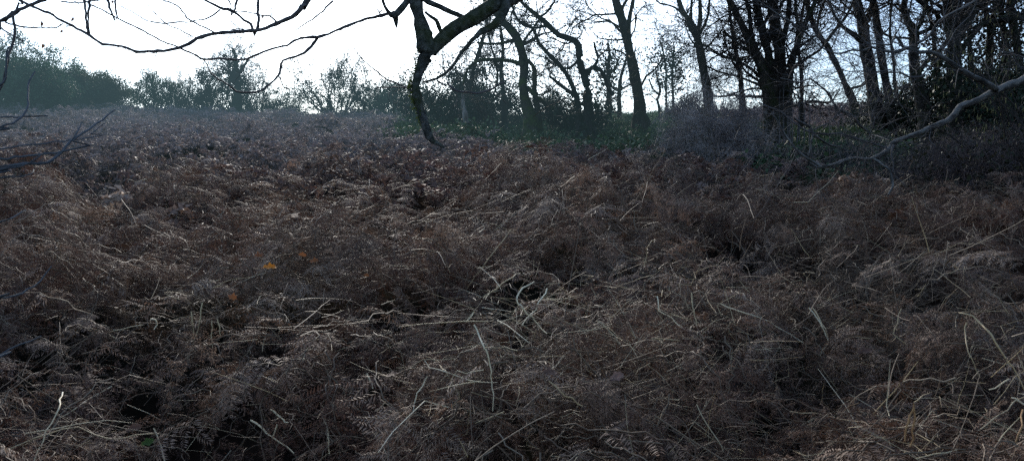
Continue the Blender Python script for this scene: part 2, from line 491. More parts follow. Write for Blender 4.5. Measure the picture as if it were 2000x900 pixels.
def frond(near=True, L_=.7, npairs=13, mi=0, crisp=False):
    """a collapsed dead fern frond lying along +X"""
    mb = MB()
    n = 16 if near else 8
    t = np.linspace(0, 1, n)
    arch = RNG.uniform(.05, .22); droop = RNG.uniform(.1, .35); side = RNG.uniform(-.2, .2)
    ax = np.stack([L_ * (t - .12 * t ** 3), side * L_ * t ** 2 + .012 * RNG.normal(size=n), L_ * (arch * np.sin(t * 2.6) - droop * t ** 3) + .008 * RNG.normal(size=n)], -1)
    ax += RNG.normal(size=3) * .004
    rr = np.linspace(.0036, .0010, n) * (1 if near else 1.4)
    mb.tubes(ax, rr, 3 if near else 3, 1)
    quads = []
    for k in range(npairs):
        tk = .22 + .78 * (k + RNG.uniform(-.3, .3)) / npairs
        if RNG.random() < .10: continue
        f = tk * (n - 1); i = min(int(f), n - 2); w = f - i
        p = ax[i] * (1 - w) + ax[i + 1] * w
        T = norm(ax[i + 1] - ax[i])
        for sgn in (-1, 1):
            if RNG.random() < .08: continue
            lp = L_ * .30 * (1 - tk) ** .8 * RNG.uniform(.55, 1.1) + .025
            d = norm(T * RNG.uniform(.1, .9) + np.array([0, sgn, 0]) * RNG.uniform(.5, 1) + np.array([0, 0, RNG.uniform(-.7, .5)]))
            m = (12 if crisp else 13) if near else 3
            curlax = norm(RNG.normal(size=3) + np.array([0, 0, sgn * 1.0]))
            curl = RNG.uniform(-.05, .32) * (9 / m) * .8
            drop = RNG.uniform(.0, .16) * (9 / m) * .6
            if crisp:
                d = norm(T * RNG.uniform(.35, .7) + np.array([0, sgn, 0]) + np.array([0, 0, RNG.uniform(-.35, .1)]))
                curl *= .35; drop *= .7
            pts = [p]
            dd = d.copy()
            for s in range(m):
                dd = norm(dd + np.cross(curlax, dd) * curl * (.4 + s / m) + np.array([0, 0, -drop]))
                pts.append(pts[-1] + dd * lp / m)
            pts = np.array(pts)
            if near:
                for s in range(1, m + 1):
                    tt = norm(pts[s] - pts[s - 1])
                    b = norm(np.cross(tt, np.array([0, 0, 1]) + .35 * RNG.normal(size=3)))
                    wl = (.011 + .13 * lp * (1 - s / (m + 1.5))) * RNG.uniform(.6, 1.15)
                    if crisp:
                        b = norm(np.cross(tt, np.array([0, .15 * sgn, 1]) + .12 * RNG.normal(size=3)))
                        wl = (.012 + .19 * lp * (1 - s / (m + 1.0))) * RNG.uniform(.85, 1.1); wd = lp / m * .52
                    for q in (-1, 1):
                        if RNG.random() < (.03 if crisp else .1): continue
                        pd = norm(b * q + tt * RNG.uniform(.3, .7) + np.array([0, 0, RNG.uniform(-.5, .15)]) + .12 * RNG.normal(size=3))
                        wd = wd if crisp else lp / m * RNG.uniform(.38, .62)
                        c = pts[s]
                        mid = c + pd * wl * .55
                        quads.append([c - tt * wd * .5, mid - tt * wd * .45, c + pd * wl + np.array([0, 0, -.25 * wl]), mid + tt * wd * .45])
            else:
                b = norm(np.cross(norm(pts[-1] - pts[0]), np.array([0, 0, 1]) + .8 * RNG.normal(size=3)))
                for s in range(m):
                    w0 = lp * .17 * (1 - s / m) + .008; w1 = lp * .17 * (1 - (s + 1) / m) + .004
                    j1 = RNG.normal(size=3) * .012; j2 = RNG.normal(size=3) * .012
                    quads.append([pts[s] - b * w0 + j1, pts[s + 1] - b * w1 + j2, pts[s + 1] + b * w1 + j1, pts[s] + b * w0 + j2])
    Q = np.array(quads)
    mb.quads(Q, np.arange(len(Q) * 4).reshape(-1, 4), mi)
    return mb


def litter(n=14, spread=.22, r=(.0014, .003)):
    """a loose tangle of thin snapped stalks"""
    mb = MB()
    s = RNG.normal(size=(n, 3)) * np.array([spread, spread, .05]) + np.array([0, 0, .08])
    d = RNG.normal(size=(n, 3)) * np.array([1, 1, .35])
    P = grow(s, d, RNG.uniform(.12, .5, n), 4, .06, -.02)
    mb.tubes(P, taper(RNG.uniform(r[0], r[1], n), 4, .5), 3, 1)
    return mb


def in_view(x, y, mx=3.0):
    return (np.abs(x) < (y + .5) * .70 + mx) & (y > 1.2)


def fmask(x, y):
    return 1 - bank_mask(x, y)


def make_bracken():
    protos = [frond(True, RNG.uniform(.40, .62), 13) for _ in range(9)] + [litter() for _ in range(3)] + [frond(False, RNG.uniform(.6, .9), 11) for _ in range(9)] + [frond(True, RNG.uniform(.40, .60), 13, 2) for _ in range(6)] + [frond(False, RNG.uniform(.6, .85), 11, 2) for _ in range(6)] + [frond(True, RNG.uniform(.42, .66), 12, 2 if i < 4 else 0, True) for i in range(7)]
    pts = []; rot = []; scl = []; idx = []
    bands = [(1.3, 6.5, 210), (6.5, 11, 130), (11, 18, 62), (18, 30, 46), (30, 56, 30)]
    for (y0, y1, dens) in bands:
        hw = y1 * .7 + 3
        n = int(dens * 2 * hw * (y1 - y0))
        x = RNG.uniform(-hw, hw, n); y = RNG.uniform(y0, y1, n)
        k = in_view(x, y) & (RNG.random(n) < fmask(x, y))
        # heaps with open hollows between them; fronds droop down the sides of their heap
        hp = heap(x, y)
        k &= RNG.random(n) < np.clip(.78 + 3.0 * hp + .5 * vnoise(x * 6, y * 6, 42), np.where(y > 20, .55, np.where(y > 9, .30, .08)), 1)
        x, y, hp = x[k], y[k], hp[k]; n = len(x)
        mound = mound_at(x, y)
        e = .06
        gx = (heap(x + e, y) - heap(x - e, y)) / (2 * e); gy = (heap(x, y + e) - heap(x, y - e)) / (2 * e)
        hmax = mat_h(x, y)
        h = RNG.uniform(.0, 1, n) ** .55 * hmax
        z = ground_z(x, y) + h
        pts.append(np.stack([x, y, z], -1))
        far = y > 11.5 + 2 * RNG.normal(size=n)
        yaw = np.where(RNG.random(n) < .8, np.arctan2(-gy, -gx) + RNG.normal(0, .75, n), RNG.uniform(0, TAU, n))
        pit = np.arctan(.45 * np.hypot(gx, gy)) * .9 + RNG.normal(0, .30, n)
        rot.append(np.stack([RNG.normal(0, .42, n), pit, yaw], -1))
        i_near = RNG.integers(0, 9, n); lit = RNG.random(n) < .06
        i_near[lit] = RNG.integers(9, 12, lit.sum())
        i_far = RNG.integers(12, 21, n)
        i_far[RNG.random(n) < .05] = 10
        # paler fronds on top of the heaps paint in their lit tops
        top = (RNG.random(n) < np.where(y > 16, .12, np.where(y > 10, .28, .42))) & (h > .78 * hmax) & (RNG.random(n) < np.clip((mound - .3) * 2.0 + 1.6 * vnoise(x * 4.5, y * 4.5, 48), .04, 1))
        i_near[top] = RNG.integers(21, 27, top.sum()); i_far[top] = RNG.integers(27, 33, top.sum())
        cr_ = (h > .66 * hmax) & (RNG.random(n) < .34) & (y < 12)
        i_near[cr_] = RNG.integers(33, 40, cr_.sum())
        idx.append(np.where(far, i_far, i_near))
        scl.append(RNG.uniform(.6, 1.15, n) * np.where(y > 18, .85, 1))
    pts = np.concatenate(pts); print('bracken', len(pts))
    scatter_object('bracken', protos, pts, np.concatenate(rot), np.concatenate(scl), np.concatenate(idx), [M['bracken'], M['rachis'], M['bracken_lit_top']],
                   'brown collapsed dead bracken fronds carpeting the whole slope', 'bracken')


make_bracken()


def ground_cover():
    protos = []
    for _ in range(5):      # low ivy and bramble leaves
        mb = MB(); n = 46
        C = RNG.normal(size=(n, 3)) * np.array([.22, .22, .06]) + np.array([0, 0, .08])
        mb.leaves(C, .075, 0, (0, 0, 1.4), .75)
        s = RNG.normal(size=(5, 3)) * np.array([.15, .15, .02])
        mb.tubes(grow(s, RNG.normal(size=(5, 3)) * [1, 1, .4], RNG.uniform(.2, .5, 5), 4, .2), taper(np.full(5, .004), 4), 3, 0)
        protos.append(mb)
    for _ in range(4):      # mossy grass tufts
        mb = MB(); n = 60
        s = np.concatenate([RNG.normal(size=(n, 2)) * .13, np.zeros((n, 1))], 1)
        d = RNG.normal(size=(n, 3)) * [.7, .7, .2] + [0, 0, .7]
        P = grow(s, d, RNG.uniform(.06, .2, n), 3, .2, -.15)
        mb.tubes(P, taper(RNG.uniform(.003, .006, n), 3, .2), 3, 1)
        protos.append(mb)
    n = 60000
    x = RNG.uniform(-12, 30, n); y = RNG.uniform(8, 48, n)
    k = in_view(x, y) & (RNG.random(n) < bank_mask(x, y)) & (RNG.random(n) < np.clip(1.25 - y / 60, .3, 1))
    x, y = x[k], y[k]; n = len(x); print('cover', n)
    grass = RNG.random(n) < smooth(21, 30, y + 9 * vnoise(x * .35, y * .35, 61)) * .9
    idx = np.where(grass, RNG.integers(5, 9, n), RNG.integers(0, 5, n))
    pts = np.stack([x, y, ground_z(x, y) + RNG.uniform(-.02, .10, n)], -1)
    rot = np.stack([RNG.normal(0, .2, n), RNG.normal(0, .2, n), RNG.uniform(0, TAU, n)], -1)
    scatter_object('ground_cover', protos, pts, rot, RNG.uniform(.7, 1.5, n), idx, [M['ground_leaf'], M['moss_grass']],
                   'low dark green ivy and mossy grass on the bank under the trees', 'ground cover')


ground_cover()


# ------------------------------------------------------------------ trees on the bank
def tree(label, d, stems, bark='bark', seed=0, twig_r=.0075, k1=14, k2=8, k3=7, l1=(1.2, 2.6), wander=.26, tmin=.35, ivy=None,
         group='bare trees on the bank', cat='tree', top=7.5, up=.03, sub=(), flare=1.7, crown_mat='twig', low_kids=0, k4=0, droop=0, dead=False):
    """stems: [(px, py, width px) ...] from the foot upward; sub: sub limbs that start on a stem; both at distance d"""
    global RNG
    RNG = np.random.default_rng(1000 + seed)
    foot = at(stems[0][0][0], stems[0][0][1], d)
    base = np.array([foot[0], foot[1], gz(foot[0], foot[1])])
    root = empty('bare_tree', base, label, cat, group)
    tr = MB(); cr = MB()
    paths = []
    for si, st in enumerate(list(stems) + list(sub)):
        on_foot = si < len(stems)
        dz = 0 if si == 0 else RNG.uniform(-.6, .6)
        pts = []; rad = []
        for q, (px, py, w) in enumerate(st):
            f = q / max(1, len(st) - 1)
            pts.append(at(px, py, d + dz * f + (RNG.normal() * .12 if q else 0)))
            rad.append(w / F * d / 2)
        pts = np.array(pts); rad = np.array(rad)
        if on_foot:
            if si == 0 or st[0][1] > stems[0][0][1] - 30:
                g = gz(pts[0][0], pts[0][1])
                lowp = np.array([pts[0][0], pts[0][1], g - .15])
                if pts[0][2] > g + .12:
                    pts = np.vstack([lowp, pts]); rad = np.concatenate([[rad[0] * 1.1], rad])
                else:
                    pts[0] = lowp
        if st[-1][1] <= 12 and not dead:    # goes on above the picture
            dd = norm(pts[-1] - pts[-2]) + np.array([0, 0, .5])
            more = grow(pts[-1][None], dd[None], np.array([top * RNG.uniform(.55, .9)]), 5, .18, .12)[0][1:]
            pts = np.vstack([pts, more]); rad = np.concatenate([rad, np.linspace(rad[-1] * .8, .02, 5)])
        P, r = spline(pts, rad, step=.22)
        P = P + np.cumsum(RNG.normal(size=P.shape) * .004, axis=0)
        r = r * (1 + .07 * RNG.normal(size=len(r)))
        if si == 0:
            hh = np.linalg.norm(P - P[0], axis=1)
            r = r * (1 + (flare - 1) * np.exp(-hh / .35))
        tr.tubes(P, r, 9, 0, .05)
        paths.append((P, r, on_foot))
        if si == 0:     # surface roots
            for _ in range(5):
                a = RNG.uniform(0, TAU); q = np.array([math.cos(a), math.sin(a), 0])
                L0 = r[0] * RNG.uniform(1.8, 3.2)
                tr.tubes(*[z_[None] for z_ in spline([P[0] + [0, 0, .45], P[0] + q * L0 * .5 + [0, 0, .2], P[0] + q * L0 + [0, 0, .02]], [r[0] * .45, r[0] * .3, r[0] * .1], step=.1)], S=6)
    if not dead:
        for (P, r, on_foot) in paths:
            Ln = np.linalg.norm(np.diff(P, axis=0), axis=1).sum()
            n1 = max(3, int(k1 * Ln / 5))
            N = 40
            ii = np.linspace(0, len(P) - 1, N)
            Pi = np.stack([np.interp(ii, np.arange(len(P)), P[:, c]) for c in range(3)], -1)[None]
            ri = np.interp(ii, np.arange(len(r)), r)[None]
            s, dd, _, r1 = kids(Pi, ri, np.array([1.0]), n1, tmin if on_foot else .2, 1, (35, 80))
            L1 = RNG.uniform(l1[0], l1[1], len(s))
            r1 = np.clip(r1 * .45, .008, .055)
            B1 = grow(s, dd, L1, 9, wander, up)
            R1 = taper(r1, 9, .3)
            cr.tubes(B1, R1, 4)
            s, dd, L2, r2 = kids(B1, R1, L1, k2, .2, 1, (30, 75), (.35, .7))
            r2 = np.clip(r2, twig_r * 1.1, .03)
            B2 = grow(s, dd, L2, 7, wander * 1.05, up + droop); R2 = taper(r2, 7, .4)
            cr.tubes(B2, R2, 3)
            s, dd, L3, r3 = kids(B2, R2, L2, k3, .15, 1, (25, 70), (.4, .8))
            r3 = np.clip(r3, twig_r * .75, twig_r * 1.6)
            B3 = grow(s, dd, L3, 5, wander * .8, up * .5 + droop); R3 = taper(r3, 5, .6)
            cr.tubes(B3, R3, 3)
            if k4:
                s, dd, L4, r4 = kids(B3, R3, L3, k4, .1, 1, (25, 65), (.45, .9))
                cr.tubes(grow(s, dd, L4, 3, .15, droop), taper(np.full(len(s), twig_r * .7), 3, .7), 3)
    tr.build('trunk', M[bark], root, base)
    if not dead: cr.build('crown', M[crown_mat], root, base)
    if ivy:
        lv = MB(); (i0, i1, n, rad) = ivy
        P, r, _ = paths[0]
        k = RNG.integers(int(i0 * (len(P) - 1)), max(int(i1 * (len(P) - 1)), 1), n)
        lv.leaves(P[k] + RNG.normal(size=(n, 3)) * rad * (.6 + .8 * RNG.random((n, 1))), .10, 0, None, .8)
        lv.build('ivy', M['ivy'], root, base)
    return root


tree('mossy trunk leaning left with limb drooping to the left behind the hanging branch', 24, [
    [(1040, 250, 38), (1034, 225, 26), (1026, 196, 19), (1021, 164, 17), (1023, 130, 17), (1014, 88, 16), (998, 60, 17), (982, 45, 15), (962, 20, 12), (945, 0, 10)],
    [(1054, 240, 12), (1049, 205, 11), (1044, 175, 10), (1045, 140, 9), (1036, 123, 8), (1024, 118, 7)],
], 'bark_mossy', 1, sub=[
    [(1022, 128, 9), (1000, 121, 8), (979, 119, 8), (950, 118, 7), (930, 122, 6), (912, 140, 5), (905, 168, 4)],
    [(1031, 171, 8), (1045, 188, 8), (1062, 200, 8), (1080, 213, 9)],
    [(1008, 76, 7), (985, 84, 6), (955, 86, 5), (930, 84, 4)],
    [(1016, 92, 6), (1030, 70, 5), (1044, 52, 4), (1058, 30, 4)],
    [(965, 120, 5), (972, 140, 5), (970, 165, 5)],
], k1=14, k2=8, k3=7)
tree('twisted dark tree with an elbow bend and a dead snag on its left', 23.5, [
    [(1150, 226, 22), (1148, 195, 17), (1147, 168, 15), (1141, 150, 15), (1135, 133, 14), (1132, 110, 14), (1131, 91, 14), (1119, 79, 13), (1091, 70, 11), (1070, 49, 10), (1052, 35, 9), (1031, 17, 8), (1014, 0, 7)],
    [(1131, 225, 12), (1129, 205, 11), (1119, 170, 9), (1098, 133, 8), (1077, 112, 8), (1052, 84, 7), (1042, 56, 6), (1020, 45, 5)],
], 'bark_dark', 2, sub=[
    [(1122, 186, 7), (1110, 178, 7), (1092, 164, 7), (1074, 150, 5)],
    [(1146, 142, 14), (1154, 134, 9), (1162, 128, 7), (1168, 112, 6), (1163, 98, 5), (1160, 82, 4)],
    [(1158, 132, 8), (1173, 138, 8), (1182, 155, 7), (1190, 178, 7), (1198, 186, 6)],
    [(1070, 49, 6), (1048, 55, 5), (1024, 50, 5), (1008, 35, 5), (1000, 14, 4), (1002, 0, 4)],
    [(1052, 36, 5), (1066, 26, 5), (1080, 8, 4), (1084, 0, 4)],
    [(1090, 130, 4), (1112, 134, 5), (1128, 118, 5)],
], wander=.33, k1=14, k2=8, k3=7, ivy=(0.0, .18, 900, .3))
tree('tallest straight trunk with a wide mossy foot and a forked top', 24, [
    [(1252, 250, 40), (1250, 222, 27), (1248, 189, 22), (1241, 154, 20), (1231, 105, 18), (1222, 63, 18), (1210, 21, 17), (1202, 0, 16)],
], 'bark', 3, sub=[
    [(1226, 72, 12), (1229, 45, 9), (1233, 20, 8), (1237, 0, 7)],
    [(1212, 28, 7), (1218, 12, 6), (1226, 0, 5)],
    [(1221, 62, 4), (1205, 50, 4), (1185, 42, 4), (1160, 44, 3)],
    [(1250, 175, 4), (1262, 150, 4), (1280, 135, 3), (1296, 112, 3)],
], k1=11, k2=7, k3=6, tmin=.25, flare=1.9)
tree('slender trunk forking into a wide V near the frame top', 25, [
    [(1384, 220, 22), (1380, 180, 18), (1375, 147, 17), (1366, 98, 16), (1358, 65, 16), (1344, 42, 11), (1333, 25, 10), (1324, 0, 9)],
], 'bark', 4, sub=[
    [(1360, 68, 11), (1366, 45, 9), (1367, 20, 8), (1366, 0, 7)],
    [(1352, 54, 6), (1350, 30, 6), (1352, 0, 5)],
    [(1364, 70, 6), (1376, 50, 6), (1384, 25, 5), (1386, 0, 4)],
    [(1335, 30, 5), (1318, 14, 4), (1296, 8, 4), (1282, 0, 3)],
], k1=12, k2=7, k3=6, tmin=.2)
tree('broad coppiced tree with many stems fanning up from one stool', 17.5, [
    [(1512, 262, 44), (1505, 215, 32), (1499, 175, 24), (1488, 138, 21), (1475, 105, 19), (1454, 63, 16), (1433, 21, 13), (1422, 0, 12)],
    [(1520, 250, 24), (1512, 190, 22), (1504, 150, 20), (1500, 105, 18), (1485, 52, 15), (1475, 0, 13)],
    [(1528, 255, 26), (1530, 200, 24), (1527, 165, 23), (1525, 120, 22), (1524, 87, 21), (1516, 40, 19), (1512, 0, 18)],
    [(1534, 250, 16), (1539, 200, 15), (1542, 150, 14), (1556, 90, 11), (1578, 30, 9), (1592, 0, 8)],
], 'bark', 5, sub=[
    [(1527, 95, 12), (1536, 50, 11), (1540, 0, 10)],
    [(1480, 112, 10), (1466, 60, 9), (1462, 20, 8), (1456, 0, 8)],
    [(1498, 95, 8), (1506, 50, 8), (1500, 0, 8)],
    [(1548, 120, 7), (1558, 60, 6), (1554, 0, 5)],
    [(1495, 160, 7), (1470, 138, 6), (1440, 120, 5), (1405, 108, 5), (1380, 90, 4), (1352, 84, 3)],
    [(1497, 172, 6), (1468, 160, 5), (1440, 150, 4), (1404, 140, 3), (1372, 128, 3)],
    [(1484, 132, 6), (1462, 100, 5), (1440, 84, 4), (1412, 60, 4)],
    [(1542, 140, 6), (1570, 118, 6), (1598, 100, 5), (1618, 78, 4), (1640, 40, 3), (1652, 0, 3)],
    [(1498, 178, 5), (1478, 172, 4), (1450, 178, 3), (1420, 186, 3)],
], k1=22, k2=8, k3=6, l1=(1.0, 2.4), tmin=.15, twig_r=.005, k4=2, droop=-.02)
tree('thin crooked tree standing against the bright gap right of the coppiced stool', 27, [
    [(1668, 215, 18), (1662, 189, 14), (1648, 160, 12), (1636, 133, 11), (1624, 110, 11), (1615, 91, 11), (1600, 70, 10), (1590, 52, 10), (1582, 25, 9), (1576, 0, 8)],
], 'bark', 6, sub=[
    [(1655, 176, 6), (1670, 172, 5), (1684, 168, 6), (1694, 158, 6)],
    [(1612, 84, 6), (1630, 60, 6), (1650, 36, 5), (1668, 0, 5)],
    [(1596, 60, 5), (1600, 30, 5), (1612, 0, 4)],
], k1=11, k2=7, k3=6, tmin=.3)
tree('stout dark trunk forked at head height beside its slimmer twin', 21, [
    [(1722, 262, 34), (1716, 231, 29), (1709, 200, 27), (1702, 168, 25), (1695, 130, 23), (1688, 91, 22), (1684, 55, 22), (1678, 25, 18), (1671, 0, 15)],
], 'bark_dark', 7, sub=[
    [(1688, 48, 13), (1699, 28, 12), (1706, 0, 11)],
    [(1688, 90, 8), (1670, 72, 7), (1650, 56, 6), (1630, 30, 5), (1618, 0, 5)],
], k1=12, k2=7, k3=7)
tree('slim straight dark trunk just right of the stout forked trunk', 20.5, [
    [(1748, 270, 20), (1744, 238, 18), (1737, 195, 16), (1730, 157, 15), (1724, 120, 15), (1720, 87, 15), (1713, 35, 14), (1708, 0, 13)],
], 'bark_dark', 8, k1=9, k2=6, k3=5)
tree('bent trunk with a lichen grey foot and ragged elbow against the holly', 19, [
    [(1806, 258, 30), (1806, 232, 26), (1799, 190, 24), (1790, 150, 22), (1785, 120, 19), (1784, 90, 17), (1785, 62, 17), (1774, 42, 14), (1766, 20, 13), (1768, 0, 12)],
], 'bark', 9, sub=[
    [(1785, 70, 8), (1800, 45, 8), (1806, 20, 7), (1812, 0, 7)],
    [(1786, 68, 8), (1812, 60, 8), (1836, 36, 9), (1800, 5, 8)],
    [(1790, 150, 9), (1810, 120, 8), (1830, 105, 8), (1850, 80, 7)],
], k1=12, k2=7, k3=7)
tree('massive dark trunk at right with a diagonal limb across its top', 18, [
    [(1872, 262, 34), (1870, 200, 30), (1867, 154, 27), (1866, 120, 26), (1867, 87, 27), (1866, 40, 33), (1864, 0, 36)],
], 'bark_dark', 10, sub=[
    [(1868, 75, 24), (1885, 45, 22), (1900, 22, 20), (1916, 0, 18)],
    [(1868, 112, 10), (1884, 88, 10), (1900, 66, 10), (1916, 46, 10), (1945, 40, 9), (1975, 37, 9), (2010, 33, 9)],
    [(1862, 40, 9), (1850, 26, 8), (1828, 8, 7), (1816, 0, 6)],
], k1=12, k2=7, k3=7, ivy=(.0, .35, 1600, .32))
tree('curved trunk arching beneath a round gap of sky at far right', 20, [
    [(1934, 250, 18), (1935, 190, 16), (1934, 120, 14), (1935, 84, 13), (1934, 55, 11), (1926, 25, 10), (1915, 10, 9), (1905, 0, 8)],
], 'bark_dark', 11, sub=[[(1934, 50, 8), (1945, 25, 7), (1952, 0, 6)], [(1932, 95, 6), (1915, 112, 5), (1895, 108, 4)]], k1=14, k2=7, k3=7, ivy=(.1, .5, 1200, .35))
tree('first of two parallel dark poles near the right edge of the wood', 19.5, [
    [(1966, 250, 18), (1967, 180, 15), (1965, 105, 13), (1960, 60, 12), (1955, 0, 12)],
], 'bark_dark', 12, k1=13, k2=7, k3=7, ivy=(.15, .5, 1000, .3))
tree('second of two parallel dark poles, outermost in the wood', 18.5, [
    [(1994, 250, 20), (1993, 180, 17), (1988, 105, 15), (1980, 50, 14), (1973, 0, 13)],
], 'bark_dark', 13, sub=[[(1984, 80, 7), (1996, 45, 6), (2004, 0, 5)]], k1=13, k2=7, k3=7, ivy=(.1, .5, 1000, .3))
# smaller, farther trees
far_trees = [
    ('small ivy covered tree between the twisted tree and the tallest trunk', 30, [[(1189, 212, 10), (1189, 170, 9), (1188, 135, 8), (1190, 105, 6), (1186, 85, 4)]], [[(1189, 150, 5), (1203, 130, 4), (1212, 108, 3)]], (.25, .95, 1500, .30)),
    ('small bare tree close behind the tallest trunk, left of it', 31, [[(1210, 212, 9), (1210, 180, 8), (1213, 150, 6), (1222, 120, 4), (1228, 96, 3)]], [[(1210, 175, 5), (1225, 168, 4), (1240, 160, 3)], [(1210, 180, 5), (1195, 170, 4)]], None),
    ('little crooked tree on the skyline right of the tallest trunk', 34, [[(1288, 214, 6), (1284, 195, 5), (1290, 178, 5), (1284, 155, 4), (1280, 130, 3)]], [[(1287, 185, 4), (1276, 175, 3), (1268, 155, 3)]], None),
    ('thin ivy topped sapling on the skyline left of the V fork', 33, [[(1302, 214, 5), (1301, 180, 4), (1302, 140, 4), (1296, 100, 3), (1290, 80, 3)]], [], (.45, .95, 1100, .42)),
    ('thin straight sapling next to the ivy topped one', 33, [[(1315, 214, 6), (1314, 180, 5), (1313, 140, 4), (1316, 90, 3)]], [], (.5, .95, 800, .34)),
    ('young tree hidden among twigs between the V fork and the coppice', 27, [[(1452, 225, 14), (1450, 190, 11), (1446, 140, 9), (1436, 90, 8), (1430, 50, 6), (1424, 0, 5)]], [[(1448, 150, 5), (1425, 110, 4), (1410, 60, 3)]], None),
    ('slim pale pole behind the suckers of the coppice', 26, [[(1566, 215, 8), (1566, 150, 7), (1560, 90, 6), (1566, 40, 5), (1572, 0, 4)]], [], None),
    ('faint leaning sapling far behind the stout forked trunk', 30, [[(1760, 220, 9), (1748, 170, 7), (1745, 120, 6), (1738, 60, 5), (1742, 0, 4)]], [], None),
    ('slim dark stem close to the right side of the massive trunk', 22, [[(1902, 250, 12), (1900, 180, 10), (1893, 120, 8), (1890, 60, 8), (1884, 0, 7)]], [], (.1, .55, 900, .35)),
    ('slim stem between the bent grey footed trunk and the massive trunk', 23, [[(1838, 250, 12), (1836, 180, 10), (1828, 120, 9), (1822, 60, 8), (1812, 20, 7), (1806, 0, 7)]], [], (.1, .5, 900, .32)),
    ('lean trunk left of the mossy tree, half hidden by dark holly', 28, [[(925, 222, 14), (921, 185, 11), (920, 150, 9), (928, 120, 8), (940, 80, 7), (948, 40, 6), (942, 0, 5)]], [[(921, 170, 6), (905, 150, 5), (890, 142, 4), (870, 150, 4)]], None),
    ('thin forked tree rising behind the drooping mossy limb', 29, [[(986, 218, 11), (984, 180, 9), (980, 140, 8), (984, 90, 6), (978, 45, 5), (985, 0, 4)]], [[(982, 150, 5), (965, 110, 4), (955, 70, 4), (958, 30, 3)]], None),
]
for i, (lb, d, st, sb, iv) in enumerate(far_trees):
    tree(lb, d, st, 'bark_dark', 40 + i, sub=sb, k1=12, k2=6, k3=5, l1=(.7, 1.8), tmin=.3, ivy=iv, group='slight trees farther back on the bank', twig_r=.007, top=5, wander=.3)

RNG = np.random.default_rng(77)


def pale_stump():
    d = 23.0
    f = at(911, 240, d); base = np.array([f[0], f[1], gz(f[0], f[1])])
    root = empty('dead_stump', base, 'short pale barkless dead stump on the bank left of the mossy tree', 'stump')
    mb = MB()
    pts = [base + [0, 0, -.1], at(909, 226, d), at(905, 210, d), at(904, 197, d), at(906, 186, d)]
    P, r = spline(pts, np.array([10, 7.5, 6, 5, 1.2]) / F * d / 2 * 1.5, step=.06)
    mb.tubes(P, r * (1 + .12 * RNG.normal(size=len(r))), 9, 0, .08)
    mb.build('stump_body', M['stump'], root, base)
    sn = MB()
    for a in (0, 1, 2):
        P, r = spline([P_ for P_ in (pts[3], pts[3] + [(-.05 + .06 * a), .02, .25 - .07 * a])], [.03, .006], step=.06)
        sn.tubes(P, r, 5)
    sn.build('splinter', M['stump'], root, base)


pale_stump()


# ------------------------------------------------------------------ bushes and evergreens
def bush(name, label, cat, px, py, w, h, d, leaf, nleaf=9000, lsize=.09, seed=0, stems=16, group=None, twigmat='twig', bare=0.0, twig_r=.007,
         depth=None, clump=.16, spread=1.0, bare_top=0, low=.05, twist=.2):
    """w, h: size in picture pixels at distance d; leaf: material or None"""
    global RNG
    RNG = np.random.default_rng(3000 + seed)
    f = at(px, py, d)
    base = np.array([f[0], f[1], gz(f[0], f[1])])
    W = w / F * d / 2; H = h / F * d + (f[2] - base[2]); D = depth or W
    root = empty(name, base, label, cat, group)
    st = MB(); lf = MB()
    n = stems
    a = RNG.uniform(0, TAU, n); q = np.sqrt(RNG.random(n))
    s = np.stack([np.cos(a) * q * W * .45, np.sin(a) * q * D * .45, np.full(n, -.1)], -1)
    d0 = np.stack([np.cos(a) * q * W * spread, np.sin(a) * q * D * spread, H * (1.05 - .35 * q ** 2) * RNG.uniform(.8, 1.1, n)], -1)
    Ln = np.linalg.norm(d0, axis=1) * .92
    B1 = grow(s, d0, Ln, 9, twist * .6, 0); R1 = taper(RNG.uniform(.5, 1, n) * max(.02, .014 * H), 9, .25)
    st.tubes(B1, R1, 5)
    s, dd, L2, r2 = kids(B1, R1, Ln, 9, low, .95, (25, 70), (.25, .5))
    B2 = grow(s, dd, L2, 6, twist, .03); R2 = taper(np.clip(r2, twig_r, .03), 6, .4)
    st.tubes(B2, R2, 3)
    s, dd, L3, r3 = kids(B2, R2, L2, 5, .2, 1, (25, 65), (.4, .75))
    B3 = grow(s, dd, L3, 4, twist, .03); R3 = taper(np.full(len(s), twig_r * .8), 4, .6)
    st.tubes(B3, R3, 3)
    if bare_top:
        a = RNG.uniform(0, TAU, bare_top)
        s = np.stack([np.cos(a) * W * .5 * RNG.random(bare_top), np.sin(a) * D * .4, np.full(bare_top, H * .6)], -1)
        dt = np.stack([.35 * RNG.normal(size=bare_top), .3 * RNG.normal(size=bare_top), np.full(bare_top, 1.0)], -1)
        Lt = H * RNG.uniform(.4, .75, bare_top)
        Bt = grow(s, dt, Lt, 6, .1, .05); Rt = taper(np.full(bare_top, .018), 6, .4); st.tubes(Bt, Rt, 4)
        s, dd, L4, _ = kids(Bt, Rt, Lt, 7, .1, 1, (25, 55), (.2, .4)); st.tubes(grow(s, dd, L4, 3, .2, .05), taper(np.full(len(s), .008), 3), 3)
    st.build('stems', M[twigmat], root)
    if leaf:
        nc = len(B3)
        k = RNG.random(nc) > bare
        tips = B3[k]
        c = RNG.integers(0, len(tips), nleaf); j = RNG.integers(1, 5, nleaf)
        C = tips[c, j] + RNG.normal(size=(nleaf, 3)) * clump * np.array([1, 1, .8])
        C = C[C[:, 2] > 0]
        lf.leaves(C, lsize, 0, (0, 0, .5), .6)
        lf.build('leaves', M[leaf], root)
    return root


